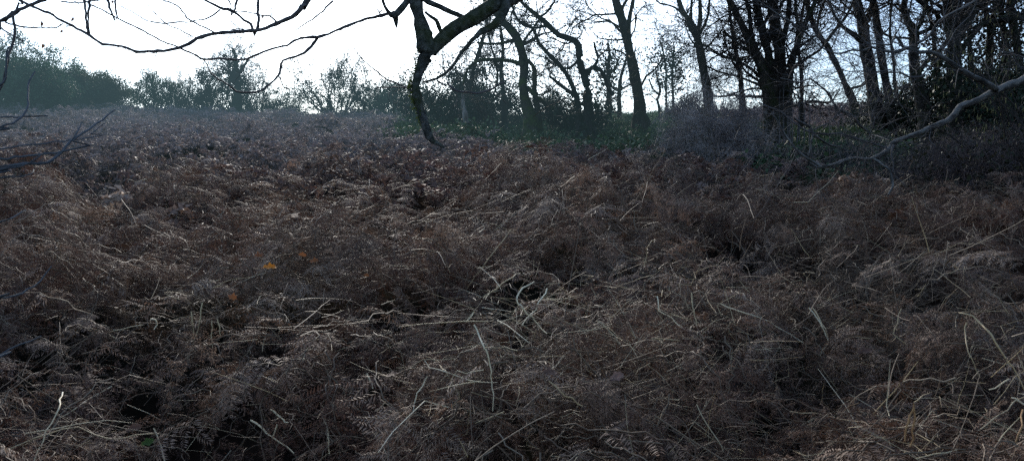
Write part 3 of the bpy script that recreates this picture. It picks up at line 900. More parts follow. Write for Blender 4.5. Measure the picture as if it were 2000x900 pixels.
G = 'gorse and scrub along the left skyline'
hedge = [
    (10, 212, 200, 150, 42, 'gorse', 'tall dense scrub mass cut by the left frame edge'),
    (85, 210, 150, 108, 44, 'gorse', 'dense dark scrub clump second from the left edge'),
    (62, 208, 120, 92, 40, 'gorse', 'lower scrub clump in front of the tall left mass'),
    (150, 208, 130, 78, 45, 'gorse_olive', 'rounded olive scrub clump on the descending skyline'),
    (205, 206, 100, 58, 46, 'gorse_olive', 'low olive tipped end of the left scrub bank'),
]
for i, (px, py, w, h, d, lm, lb) in enumerate(hedge):
    bush('scrub_bush', lb, 'bush', px, py, w, h, d, lm, 26000, .10, 1 + i, 28, G, clump=.17, twig_r=.009, bare_top=5 if i < 3 else 3)
sky_bushes = [
    (302, 205, 105, 62, 45, 'gorse', 5200, 'rounded bush with bare upright sticks at its top', 10, .1),
    (352, 205, 60, 54, 47, None, 0, 'thin see-through bare bush right of the stick topped bush', 6, 0),
    (398, 203, 95, 70, 45, 'holly', 4600, 'green bush shaped like a fan on the skyline', 6, .15),
    (458, 204, 120, 74, 46, 'holly', 4000, 'leafy scrub wrapped round the ivy clad post tree', 6, .2),
    (510, 203, 95, 50, 46, None, 0, 'low bare twiggy bush right of the ivy post tree', 5, 0),
    (560, 205, 90, 40, 47, 'gorse', 2500, 'sparse low bush nearly hidden on the crest', 4, .4),
    (655, 203, 125, 92, 44, 'holly', 6200, 'large leafy bush alone left of the hanging limb', 10, .12),
    (722, 205, 85, 68, 45, 'holly', 4200, 'medium leafy bush right of the large leafy one', 6, .15),
    (775, 208, 70, 46, 43, 'gorse', 4500, 'small bush left of the hanging limb tip', 8, .3),
]
for i, (px, py, w, h, d, lm, n, lb, bt, br) in enumerate(sky_bushes):
    bush('skyline_bush', lb, 'bush', px, py, w * .9, h * 1.2, d, lm, int(n * 1.7), .09, 20 + i, 20 if lm else 30, 'bushes along the crest of the slope', clump=.13, twig_r=.010, bare_top=bt, bare=br, twist=.26)
tree('ivy clad post like tree standing on the crest among bushes', 45, [[(463, 205, 16), (464, 180, 14), (463, 150, 13), (460, 128, 9), (458, 108, 5), (452, 92, 2)]], 'bark', 70,
     sub=[[(463, 145, 6), (476, 130, 5), (486, 112, 4)], [(463, 150, 5), (445, 140, 4), (432, 130, 3)]], k1=34, k2=8, k3=6, l1=(1.0, 2.4), tmin=.25,
     ivy=(.1, .8, 3200, .36), group='trees on the crest of the slope', twig_r=.010)

holly = [
    ('holly_bush', 'broad dark holly directly behind the hanging limb', 868, 215, 150, 118, 33, 15000, 12),
    ('holly_bush', 'tall dark holly left of the mossy leaning trunk', 950, 216, 130, 135, 31, 15000, 12),
    ('holly_bush', 'low dark evergreen filling the gap behind the pale stump', 900, 222, 150, 48, 28, 9000, 5),
    ('holly_bush', 'small dark evergreen between the mossy tree and the twisted tree', 1078, 213, 62, 44, 31, 4200, 3),
    ('holly_bush', 'low evergreen at the foot of the twisted tree', 1125, 222, 90, 42, 25, 5000, 3),
    ('holly_bush', 'low dark evergreen left of the V fork on the green crest', 1345, 215, 72, 34, 31, 4200, 2),
    ('holly_bush', 'dark evergreen behind the right side slim trunk', 1778, 248, 100, 112, 24, 11000, 5),
    ('holly_bush', 'big dark evergreen filling the wood between the right hand trunks', 1850, 258, 150, 140, 20.5, 17000, 6),
    ('holly_bush', 'dark ivy thicket below the round gap of sky', 1925, 262, 130, 130, 21.5, 15000, 6),
    ('holly_bush', 'dark evergreen cut by the right frame edge behind catkins', 1995, 270, 140, 160, 17.5, 15000, 6),
    ('holly_bush', 'low evergreen strip below the bright gap right of the coppice', 1690, 235, 80, 22, 26, 3500, 0),
]
for i, (nm, lb, px, py, w, h, d, n, bt) in enumerate(holly):
    bush(nm, lb, 'bush', px, py, w, h, d, 'holly', n, .085, 50 + i, 16, 'dark evergreens under the trees', clump=.15, twig_r=.007, bare_top=bt)


# brush and bramble thickets made of arching bare canes
def thicket(name, label, px, py, w, h, d, n, seed, mat='twig_purple', leaf=None, nleaf=0, r=.0045, cat='bramble', group='bramble thickets below the trees', kids_n=7, lean=(0, 0)):
    global RNG
    RNG = np.random.default_rng(5000 + seed)
    f = at(px, py, d); base = np.array([f[0], f[1], gz(f[0], f[1])])
    W = w / F * d / 2; H = h / F * d
    root = empty(name, base, label, cat, group)
    mb = MB()
    a = RNG.uniform(0, TAU, n); q = np.sqrt(RNG.random(n)) * .75
    x = np.cos(a) * q * W; y = np.sin(a) * q * W * .8
    s = np.stack([x, y, ground_z(x + base[0], y + base[1]) - base[2]], -1)
    b = a + RNG.normal(0, .8, n)
    up = RNG.uniform(.6, 1.25, n) * H * 2.1 * (1.1 - 1.15 * q ** 2)
    out = RNG.uniform(.2, .75, n) * W
    t = np.linspace(0, 1, 11)
    P = s[:, None, :] + np.stack([(np.cos(b) * out)[:, None] * t + lean[0] * t ** 2, (np.sin(b) * out)[:, None] * t + lean[1] * t ** 2, up[:, None] * (t - .62 * t ** 2) * 1.05], -1)
    P = P + np.cumsum(RNG.normal(size=P.shape) * .018, axis=1)
    Rr = taper(RNG.uniform(.8, 1.6, n) * r, 10, .4); mb.tubes(P, Rr, 4)
    Ln = np.linalg.norm(np.diff(P, axis=1), axis=2).sum(1)
    s2, dd, L2, r2 = kids(P, Rr, Ln, kids_n, .2, 1, (25, 70), (.12, .4))
    B2 = grow(s2, dd, L2, 5, .2, -.06); R2 = taper(np.clip(r2, r * .55, r), 5, .5); mb.tubes(B2, R2, 3)
    s3, dd, L3, r3 = kids(B2, R2, L2, 4, .2, 1, (25, 70), (.3, .7))
    B3 = grow(s3, dd, L3, 3, .2, -.05); mb.tubes(B3, taper(np.full(len(s3), r * .5), 3, .7), 3)
    mb.build('canes', M[mat], root)
    if leaf:
        lf = MB(); c = RNG.integers(0, len(B3), nleaf); j = RNG.integers(0, 4, nleaf)
        lf.leaves(B3[c, j] + RNG.normal(size=(nleaf, 3)) * .05, .06, 0, (0, 0, .8), .7); lf.build('leaves', M[leaf], root)
    return root


thicket('bramble_thicket', 'domed purple grey brush heap of bare twigs left of the coppice', 1392, 326, 185, 158, 14.6, 460, 1, r=.0055, mat='twig_mauve', kids_n=6)
thicket('bramble_thicket', 'low bare brush at the foot of the coppiced stool', 1510, 300, 80, 34, 15.5, 45, 2, r=.004)
thicket('bramble_thicket', 'tangled dim twigs under the fork of the pale branch', 1640, 320, 220, 72, 13.5, 190, 3, mat='twig_grey', r=.004, leaf='bramble_leaf', nleaf=1800)
thicket('bramble_thicket', 'brown bramble mound below the middle of the pale branch', 1800, 372, 230, 110, 11, 330, 4, r=.0036, leaf='bramble_leaf', nleaf=3000)
thicket('bramble_thicket', 'large dark bramble mass at the right edge', 1945, 410, 280, 150, 9.5, 620, 5, r=.0034, mat='twig_purple', leaf='bramble_leaf', nleaf=3000)
thicket('bramble_thicket', 'dark bramble behind the pale branch below the holly', 1885, 315, 220, 80, 14, 340, 6, mat='twig_purple', leaf='bramble_leaf', nleaf=2200, r=.004)
thicket('bramble_thicket', 'small dark bramble tuft cut by the left frame edge', -6, 405, 90, 66, 10, 110, 7, mat='twig', leaf='bramble_leaf', nleaf=3200, r=.0036)


# straight suckers at the foot of the coppice
def suckers():
    for i, (px, top) in enumerate([(1533, 150), (1541, 168), (1549, 140), (1556, 160), (1563, 175), (1572, 150), (1581, 186), (1546, 190), (1524, 178)]):
        d = 16.9; f = at(px, 262, d); g = gz(f[0], f[1]); b = np.array([f[0], f[1], g])
        mb = MB()
        P, r = spline([b, at(px + RNG.uniform(-4, 6), (262 + top) / 2, d), at(px + RNG.uniform(-6, 10), top, d)], [.018, .013, .006], step=.1)
        mb.tubes(P, r, 5)
        s, dd, L2, r2 = kids(P[None], r[None], np.array([1.2]), 6, .4, 1, (20, 45), (.2, .4)); mb.tubes(grow(s, dd, L2, 3, .12, .1), taper(np.full(len(s), .004), 3), 3)
        o = mb.build('sucker_shoot', M['twig_grey'], None, b); o.location = b
        tag(o, 'thin upright grey sucker shoot beside the coppiced stool', 'shoot', 'sucker shoots beside the coppiced stool')


suckers()


def hazel():
    """catkin hung shrub at the right edge"""
    d = 9.5; f = at(2050, 400, d); base = np.array([f[0], f[1], gz(f[0], f[1])])
    root = empty('hazel_shrub', base, 'hazel shrub hung with yellowish catkins at the right edge', 'shrub')
    mb = MB(); n = 16
    s = np.concatenate([RNG.normal(size=(n, 2)) * .2, np.zeros((n, 1))], 1)
    dd = np.stack([RNG.normal(-.35, .35, n), RNG.normal(0, .3, n), np.ones(n)], -1)
    B1 = grow(s, dd, RNG.uniform(1.8, 3.2, n), 10, .08, .02); R1 = taper(RNG.uniform(.009, .016, n), 10, .3); mb.tubes(B1, R1, 5)
    s, d2, L2, r2 = kids(B1, R1, np.full(n, 2.4), 11, .25, 1, (25, 60), (.2, .45)); B2 = grow(s, d2, L2, 6, .14, 0); R2 = taper(np.clip(r2, .003, .006), 6); mb.tubes(B2, R2, 3)
    s, d3, L3, r3 = kids(B2, R2, L2, 4, .2, 1, (25, 60), (.3, .6)); B3 = grow(s, d3, L3, 4, .15, 0); mb.tubes(B3, taper(np.full(len(s), .0026), 4), 3)
    mb.build('stems', M['twig'], root)
    ck = MB(); m = 420
    c = RNG.integers(0, len(B3), m); j = RNG.integers(1, 5, m); p = B3[c, j]
    t = np.linspace(0, 1, 5); Lc = RNG.uniform(.04, .075, m)
    P = p[:, None, :] + np.stack([.012 * RNG.normal(size=(m, 1)) * t, .012 * RNG.normal(size=(m, 1)) * t, -Lc[:, None] * t], -1)
    ck.tubes(P, np.full((m, 5), .0045) * np.array([.5, 1, 1, 1, .5]), 5)
    tag(ck.build('catkins', M['catkin'], root), kind='stuff')


hazel()


# ------------------------------------------------------------------ overhanging branches of nearer trees
def px_path(st, d0, d1=None, jit=.0):
    n = len(st); d1 = d0 if d1 is None else d1
    pts = [at(x, y, d0 + (d1 - d0) * i / max(1, n - 1) + jit * RNG.normal()) for i, (x, y, w) in enumerate(st)]
    rad = [w / F * (d0 + (d1 - d0) * i / max(1, n - 1)) / 2 for i, (x, y, w) in enumerate(st)]
    return np.array(pts), np.array(rad)


def twiggy(mb, P, r, k, L=(.08, .35), rr=.0022, sub=3, wander=.18, S=3, ang=(30, 70)):
    n = len(P)
    s, dd, _, r1 = kids(P[None], r[None], np.array([1.0]), k, .1, 1, ang)
    Ln = RNG.uniform(L[0], L[1], k)
    r1 = np.clip(r1 * .5, rr * .8, rr * 2)
    B = grow(s, dd, Ln, 6, wander); Rb = taper(r1, 6, .5); mb.tubes(B, Rb, S)
    if sub:
        s, dd, L2, r2 = kids(B, Rb, Ln, sub, .2, 1, (30, 65), (.25, .6))
        mb.tubes(grow(s, dd, L2, 4, wander), taper(np.full(len(s), rr * .7), 4, .6), S)


def overhang_tree():
    """tree that stands out of the frame to the right; its limbs hang into the top of the picture"""
    global RNG
    RNG = np.random.default_rng(900)
    T = np.array([5.4, 4.2]); g = gz(*T); base = np.array([T[0], T[1], g])
    root = empty('overhanging_tree', base, 'near tree whose thick mossy limb and fine twigs hang across the sky', 'tree')
    mb = MB()
    P, r = spline([base + [0, 0, -.2], base + [-.05, .05, 1.2], base + [-.2, .15, 2.8], base + [-.45, .3, 4.6], base + [-.6, .6, 6.8], base + [-.4, .9, 8.5]], [.26, .2, .18, .16, .1, .04], step=.25)
    mb.tubes(P, r, 10, 0, .04)
    mb.build('trunk', M['bark'], root, base)
    fork = base + np.array([-.45, .3, 4.5])
    lim = MB(); mo = MB(); tw = MB()
    d = 6.0
    # the diagonal limb and the hanging limb
    p2, r2 = px_path([(1040, -22, 30), (1000, -4, 30), (965, 10, 29), (926, 35, 29), (888, 56, 28), (863, 78, 28), (842, 100, 26)], 6.2, d)
    pts = np.vstack([fork[None], np.array([[2.8, 5.6, 4.35], [1.2, 6.2, 3.55]]), p2]); rad = np.concatenate([[.11, .085, .07], r2])
    P, r = spline(pts, rad, step=.05); lim.tubes(P, r * (1 + .03 * RNG.normal(size=len(r))), 12, 0, .025)
    p1, r1 = px_path([(800, -60, 26), (811, 0, 27), (821, 45, 30), (832, 80, 33), (832, 104, 31), (826, 122, 26), (817, 142, 22), (812, 165, 19), (813, 185, 18), (820, 212, 17), (829, 240, 16), (838, 266, 15), (847, 276, 12), (858, 282, 8), (867, 288, 4)], d, d - .15, .008)
    pts = np.vstack([np.array([[2.2, 5.5, 4.75], [.6, 5.9, 4.6], [-.45, 6.0, 4.0]]), p1]); rad = np.concatenate([[.05, .06, .055], r1])
    P, r = spline(pts, rad, step=.04); Ph, rh = P, r
    lim.tubes(P + .05 * r[:, None] * RNG.normal(size=P.shape), r * (1 + .08 * RNG.normal(size=len(r)) + .12 * np.sin(np.arange(len(r)) * .55)), 14, 0, .07)
    twiggy(tw, P[60:], r[60:] * .5, 22, (.05, .4), .0016, 4)
    link = np.vstack([fork[None] + [0, 0, .2], pts[0][None]]); lim.tubes(*spline(link, [.09, .05], step=.2), S=8)
    p3, r3 = px_path([(990, 2, 22), (985, 20, 20), (975, 38, 17), (963, 50, 15), (952, 57, 14), (940, 62, 13), (930, 72, 9), (919, 82, 8), (908, 96, 7.5), (898, 108, 7), (888, 124, 6.5), (874, 140, 6), (858, 151, 5.5), (846, 156, 5), (825, 161, 3)], 6.1, 5.8, .01)
    lim.tubes(*[z[None] for z in spline(p3, r3, step=.04)], S=9, rough=.03)
    p4, r4 = px_path([(822, -8, 13), (836, 4, 12), (860, 14, 11), (876, 22, 11), (891, 28, 10), (912, 37, 9)], 5.95, 6.1, .01)
    lim.tubes(*[z[None] for z in spline(p4, r4, step=.04)], S=8, rough=.03)
    p5, r5 = px_path([(830, 24, 5), (843, 34, 7), (852, 40, 8), (857, 52, 9), (862, 66, 6)], 5.9, 6.0)
    lim.tubes(*[z[None] for z in spline(p5, r5, step=.04)], S=8)
    # knob and broken stub left of the hanging limb
    pk, rk = px_path([(802, -10, 14), (792, 8, 13), (780, 22, 14), (770, 31, 12), (762, 27, 8), (752, 14, 6), (746, -4, 6)], 6.0, 5.8)
    lim.tubes(*[z[None] for z in spline(pk, rk, step=.04)], S=9, rough=.05)
    lim.tubes(*[z[None] for z in spline(*px_path([(772, 26, 14), (773, 38, 11), (774, 48, 7), (775, 56, 1.5)], 5.95), step=.03)], S=8, rough=.08)
    lim.tubes(*[z[None] for z in spline(*px_path([(778, 28, 5), (768, 34, 5), (760, 31, 4)], 5.95), step=.03)], S=8, rough=.08)
    lim.build('limb', M['bark_limb'], root, base)
    # moss cushions along the hanging limb
    k = [i for i in range(len(Ph)) if Ph[i][2] < at(0, 95, 6)[2] and Ph[i][2] > at(0, 245, 6)[2]]
    for i in k[::1]:
        if RNG.random() < .95:
            off = np.array([-rh[i] * RNG.uniform(.6, 1.15), -.3 * rh[i], 0])
            n = 60
            C = Ph[i] + off + RNG.normal(size=(n, 3)) * np.array([.012, .02, .02])
            mo.leaves(C, .016, 0, None, .6)
    tag(mo.build('moss', M['moss'], root, base), kind='stuff')

    # fine twigs on the left: they hang from one long side limb above the picture
    side, rs = spline([fork + [0, 0, .4], [2.2, 5.0, 5.2], [.2, 5.3, 4.9], [-1.5, 5.3, 4.5], [-3.0, 5.2, 4.0], [-4.3, 5.0, 3.6]], [.09, .07, .055, .045, .035, .02], step=.2)
    tw.tubes(side, rs, 8)
    dl = 5.2

    def tp(st, d0=dl, d1=None, k=8, S=5, L=(.05, .22), join=None):
        p, r_ = px_path(st, d0, d1, .015)
        if join is not None:
            q = side[join]; p = np.vstack([q[None], (q[None] * .45 + p[:1] * .55) + [[0, 0, .1]], p]); r_ = np.concatenate([[r_[0] * 1.3, r_[0] * 1.1], r_])
        P, r_ = spline(p, r_, step=.03)
        P = P + RNG.normal(size=P.shape) * .0022
        r_ = r_ * (1 + .10 * RNG.normal(size=len(r_)))
        tw.tubes(P, r_, S)
        # bud knots
        for i in RNG.integers(2, max(3, len(P) - 2), max(1, len(P) // 9)):
            dv = norm(RNG.normal(size=3)) * (r_[i] + .010); tw.tubes(np.stack([P[i], P[i] + dv * .6, P[i] + dv])[None], np.array([[r_[i] * .6, .0025, .0008]]), 4)
        if k: twiggy(tw, P, r_, k, L, .0019, 2)
    n = len(side)
    tp([(606, -8, 11), (596, 8, 10.5), (578, 28, 10), (560, 38, 9), (539, 47, 9), (520, 55, 8), (497, 60, 7.5), (462, 62, 7), (420, 66, 7), (385, 75, 8), (368, 86, 7), (350, 93, 6.5), (330, 98, 6.5), (308, 100, 6.5), (282, 101, 6), (266, 101, 6), (250, 95, 5.5), (228, 89, 5.5), (200, 86, 5.5), (184, 76, 5.5), (168, 65, 5.5), (150, 55, 5), (133, 47, 5), (112, 36, 5), (95, 26, 5), (75, 18, 5), (56, 10, 5), (40, 2, 5), (28, -8, 5)], k=16, join=int(n * .55))
    tp([(504, 56, 6), (490, 48, 5.5), (476, 40, 5.5), (464, 28, 6), (452, 21, 6.5), (436, 18, 6), (420, 10, 5.5), (399, 0, 5), (385, -10, 5)], k=6, join=int(n * .72))
    tp([(785, 22, 7), (755, 28, 7), (730, 34, 6.5), (706, 40, 6), (680, 50, 6), (665, 56, 6), (642, 66, 6), (620, 73, 6.5), (604, 73, 5.5), (588, 75, 5), (560, 88, 4.5), (525, 98, 4.5), (500, 108, 4.2), (476, 116, 4.2), (440, 115, 4), (402, 116, 4.5), (388, 112, 4), (378, 105, 3.8), (343, 91, 3.6), (320, 82, 3.4), (298, 70, 3.4), (262, 52, 3.3), (228, 35, 3.3), (200, 20, 3), (175, 7, 3), (160, -4, 3)], 6.0, 5.2, k=14)
    tp([(620, 73, 6), (612, 86, 6.5), (595, 102, 5.5), (572, 112, 4.8), (553, 119, 4.8), (548, 132, 4.5), (544, 147, 4.5), (528, 164, 4.5), (507, 178, 4.2), (488, 181, 4), (462, 178, 4), (446, 165, 3.4), (420, 150, 3), (408, 136, 2.6), (400, 118, 2.4)], 5.8, 5.5, k=10)
    tp([(544, 147, 3), (550, 160, 2.6), (556, 172, 2.2), (570, 172, 2)], 5.6, k=3)
    tp([(172, 65, 4.5), (174, 45, 4.5), (173, 21, 5), (175, 6, 5), (178, -10, 5)], k=3, join=int(n * .86))
    tp([(228, 34, 4), (216, 22, 5), (213, 8, 5), (209, -8, 5)], k=2, join=int(n * .84))
    tp([(-10, 48, 9), (0, 43, 8), (14, 34, 8), (31, 24, 8), (55, 12, 7.5), (87, 0, 7), (105, -10, 7)], 4.9, k=6, join=int(n * .93))
    tp([(23, 22, 6), (28, 52, 5.5), (28, 80, 5), (20, 100, 5), (17, 115, 4.5), (10, 145, 4.5), (3, 168, 4), (-4, 180, 3)], 4.8, k=4)
    tp([(10, 45, 4), (30, 49, 3.6), (56, 55, 3.4), (80, 55, 3), (108, 54, 2.6), (124, 48, 2)], 4.9, k=5)
    tp([(40, -8, 5), (36, 6, 4.5), (33, 20, 4)], 4.9, k=0, join=int(n * .95))
    tp([(420, 65, 4), (400, 54, 3.2), (371, 40, 3.2), (360, 28, 3), (352, 18, 3), (336, 6, 2.6), (312, 0, 2.4)], k=5, join=None)
    tp([(430, 20, 3.6), (410, 34, 3.2), (392, 39, 3), (371, 42, 3), (345, 44, 2.8), (322, 46, 2.8), (300, 43, 2.4), (287, 41, 2.2), (262, 26, 2), (232, 10, 1.8)], k=6)
    tp([(372, 70, 3), (350, 58, 2.5), (322, 46, 2.3), (304, 28, 2), (286, 6, 1.8)], k=4)
    tp([(539, 47, 4), (536, 38, 3.4), (526, 32, 3.2), (512, 30, 3), (490, 25, 2.8), (460, 22, 2.6)], k=5)
    tp([(530, 32, 2.6), (529, 20, 2.4), (536, 8, 2)], k=1)
    tp([(458, 22, 4), (452, 10, 3.6), (445, -4, 3.6)], k=1, join=int(n * .68))
    tp([(650, 2, 4), (636, 16, 3.6), (619, 33, 3.2), (600, 44, 2.8), (578, 60, 2)], 5.6, k=3)
    tp([(120, 4, 3), (155, 6, 3), (185, 2, 3), (215, 0, 3)], 5.1, k=3)
    tp([(872, 160, 5), (888, 177, 5), (908, 180, 4.6), (930, 182, 4.6), (950, 178, 4), (965, 171, 3.6), (985, 160, 3)], 5.9, k=6)
    tp([(853, 158, 4), (872, 168, 4)], 5.85, k=1)
    tp([(806, 178, 3.6), (780, 165, 3.4), (755, 155, 3), (730, 135, 2.4), (710, 118, 2), (690, 92, 1.8)], 5.9, k=9, L=(.1, .4))
    tp([(812, 168, 3.2), (790, 172, 3), (765, 170, 2.6), (735, 172, 2)], 5.9, k=6, L=(.1, .3))
    tp([(744, 34, 4), (741, 25, 3), (737, 18, 2.4)], 5.9, k=0)
    tp([(741, 25, 3), (746, 20, 2.4), (747, 13, 2)], 5.9, k=0)
    tw.build('twigs', M['twig_grey'], root, base)
    # last dead leaves hanging from the twigs
    for (px, py, dx, dy) in [(81, 40, 0, 14), (143, 32, -4, 12), (121, 57, -3, 9), (84, 84, -2, 12), (512, 30, 0, 7), (219, 0, 0, 8)]:
        lf = MB()
        a = at(px, py, 5.0); b = at(px + dx, py + dy, 5.02); m_ = (a + b) / 2; w = np.array([.010, .008, 0])
        lf.quads(np.stack([a, m_ + w, b, m_ - w + [0, .012, 0]]), [[0, 1, 2, 3]])
        lf.tubes(np.stack([a + [0, 0, .025], a + [.002, 0, .012], a])[None], np.full((1, 3), .0012), 3)
        lf.build('dead_leaf', M['leaf_brown'], root, base)


overhang_tree()


def right_branch_tree():
    """pale barked tree out of the frame on the right"""
    global RNG
    RNG = np.random.default_rng(901)
    T = np.array([6.3, 5.2]); g = gz(*T); base = np.array([T[0], T[1], g])
    root = empty('pale_barked_tree', base, 'near tree whose pale rough branches reach in from the right edge', 'tree')
    mb = MB()
    P, r = spline([base + [0, 0, -.2], base + [.05, 0, 1.3], base + [-.1, .1, 3], base + [.1, .2, 5], base + [.3, .2, 7]], [.19, .15, .13, .1, .04], step=.25)
    mb.tubes(P, r, 10, 0, .04); mb.build('trunk', M['bark_pale_lit_top'], root, base)
    lim = MB(); tw = MB()
    d = 5.4

    def limb(st, d0=d, d1=None, S=9, pre=None, target=lim, rough=.05, k=0, L=(.1, .4), jit=.01):
        st = [(x_ + RNG.normal() * 1.8, y_ + RNG.normal() * 2.2, w_) for (x_, y_, w_) in st]
        p, r_ = px_path(st, d0, d1, jit)
        if pre is not None: p = np.vstack([pre, p]); r_ = np.concatenate([np.linspace(r_[0] * 1.4, r_[0] * 1.05, len(pre)), r_])
        P, r_ = spline(p, r_, step=.035)
        r_ = .62 * r_ * (1 + .09 * RNG.normal(size=len(r_)))
        target.tubes(P, r_, S, 0, rough)
        if k: twiggy(tw, P, r_, k * 3, (L[0], L[1] * 1.7), .0018, 5)
    limb([(2060, 118, 28), (2000, 150, 26), (1970, 165, 25), (1940, 180, 23), (1905, 195, 21), (1874, 211, 19), (1866, 222, 19), (1848, 234, 18), (1825, 245, 17), (1786, 263, 16), (1752, 277, 17), (1742, 287, 17), (1727, 299, 17), (1706, 311, 15), (1688, 310, 11), (1664, 310, 10), (1643, 319, 11), (1622, 323, 10), (1606, 326, 10), (1594, 324, 10), (1580, 321, 6)], 5.6, 5.2, 11, pre=np.array([[6.2, 5.3, base[2] + 2.6], [5.2, 5.5, base[2] + 2.75]]), k=6, L=(.1, .3))
    limb([(1705, 311, 14), (1714, 317, 10), (1724, 321, 8), (1735, 332, 8.5), (1744, 350, 9), (1743, 364, 7), (1736, 377, 4)], 5.25, 5.15)
    limb([(1742, 285, 6), (1741, 300, 4.5), (1743, 318, 4), (1744, 338, 3.4)], 5.2, S=6, target=tw)
    limb([(1950, 176, 20), (1935, 168, 19), (1918, 158, 18), (1895, 144, 17), (1873, 132, 17), (1853, 122, 15), (1838, 110, 13), (1825, 104, 13), (1808, 101, 12), (1790, 100, 12), (1772, 97, 14), (1752, 102, 10), (1728, 99, 7), (1702, 96, 6), (1683, 102, 6), (1664, 98, 6), (1640, 104, 5.5), (1622, 101, 5), (1602, 88, 5), (1580, 73, 5), (1552, 50, 5), (1527, 35, 5), (1500, 18, 5), (1475, -2, 5)], 5.5, 5.0, 9, k=18, L=(.1, .45))
    limb([(1768, 96, 11), (1758, 84, 9), (1747, 72, 8), (1742, 82, 6), (1727, 86, 6.5), (1708, 86, 6), (1692, 82, 6), (1672, 68, 6), (1650, 49, 5.5), (1632, 32, 5), (1622, 17, 4.5), (1618, -4, 4)], 5.3, 5.1, 7, k=10)
    limb([(1748, 73, 6), (1750, 62, 4), (1744, 54, 2.6)], 5.2, S=6)
    limb([(1751, 64, 3), (1757, 52, 2.6), (1770, 46, 2.4), (1792, 37, 2)], 5.2, S=5, target=tw, k=2)
    limb([(1772, 94, 8), (1792, 82, 7), (1812, 68, 7.5), (1836, 46, 8), (1862, 26, 8), (1890, 10, 9), (1920, -6, 10)], 5.3, 5.4, 8, k=5)
    limb([(1828, 104, 3), (1850, 82, 3), (1870, 58, 3), (1890, 32, 3), (1910, 0, 3)], 5.2, S=5, target=tw, k=3)
    limb([(1806, 143, 4), (1800, 149, 6), (1776, 152, 6.5), (1754, 143, 5), (1734, 138, 5), (1718, 126, 4.5), (1702, 119, 4), (1680, 110, 3.6), (1657, 105, 3.4), (1630, 108, 3)], 5.2, 5.0, 7, target=tw, k=10)
    limb([(1742, 140, 4), (1715, 141, 3.6), (1690, 140, 3.2), (1660, 138, 2.8), (1630, 132, 2.4)], 5.0, S=5, target=tw, k=8)
    limb([(1842, 112, 3), (1842, 80, 3), (1844, 40, 2.6), (1846, 10, 2.4)], 5.3, S=5, target=tw)
    limb([(1790, 86, 5), (1791, 60, 4.5), (1793, 34, 3.6)], 5.3, S=6, target=tw)
    # thinner pale and dark pieces below
    limb([(1524, 154, 4), (1545, 160, 4), (1560, 160, 4.5), (1583, 157, 5), (1600, 168, 6), (1615, 178, 6.5), (1626, 196, 7), (1639, 212, 7.5), (1655, 220, 8.5), (1671, 234, 9), (1680, 246, 8), (1692, 256, 7), (1699, 264, 5)], 5.6, 5.9, 7, k=7)
    limb([(1482, 203, 4), (1502, 210, 4.5), (1524, 220, 5), (1548, 238, 5.5), (1573, 252, 6), (1592, 260, 6), (1615, 264, 6), (1640, 266, 6), (1667, 269, 6), (1700, 280, 6), (1732, 293, 7)], 5.4, 5.2, 6, target=tw, k=12)
    limb([(1505, 222, 4), (1518, 232, 5), (1526, 255, 6), (1541, 276, 6.5), (1560, 294, 7), (1580, 309, 7.5), (1600, 324, 8)], 5.3, 5.2, 7, k=4)
    limb([(1552, 228, 7), (1566, 240, 9), (1580, 250, 9), (1588, 262, 7), (1589, 276, 6), (1582, 292, 5.5), (1580, 305, 4)], 5.35, S=7)
    limb([(1588, 252, 5), (1606, 248, 5), (1622, 240, 4.5), (1640, 220, 4), (1660, 199, 3.6), (1673, 182, 3), (1685, 170, 2.4)], 5.3, S=6, target=tw, k=5)
    limb([(1590, 264, 7), (1604, 278, 7), (1622, 282, 6), (1645, 286, 4)], 5.4, S=7)
    limb([(1618, 178, 3), (1634, 206, 3), (1628, 222, 2.4), (1606, 200, 2)], 5.7, S=5, target=tw)
    limb([(1700, 262, 4), (1712, 262, 4), (1740, 276, 4)], 5.8, 5.3, S=5, target=tw, k=3)
    limb([(1545, 264, 3), (1510, 268, 3), (1480, 266, 2.6), (1455, 270, 2)], 5.3, S=5, target=tw, k=6)
    limb([(1640, 322, 3), (1665, 296, 2.6), (1680, 275, 2), (1650, 255, 2)], 5.2, S=5, target=tw, k=4)
    lim.build('limb', M['bark_pale_lit_top'], root, base)
    tw.build('twigs', M['twig_grey'], root, base)


right_branch_tree()


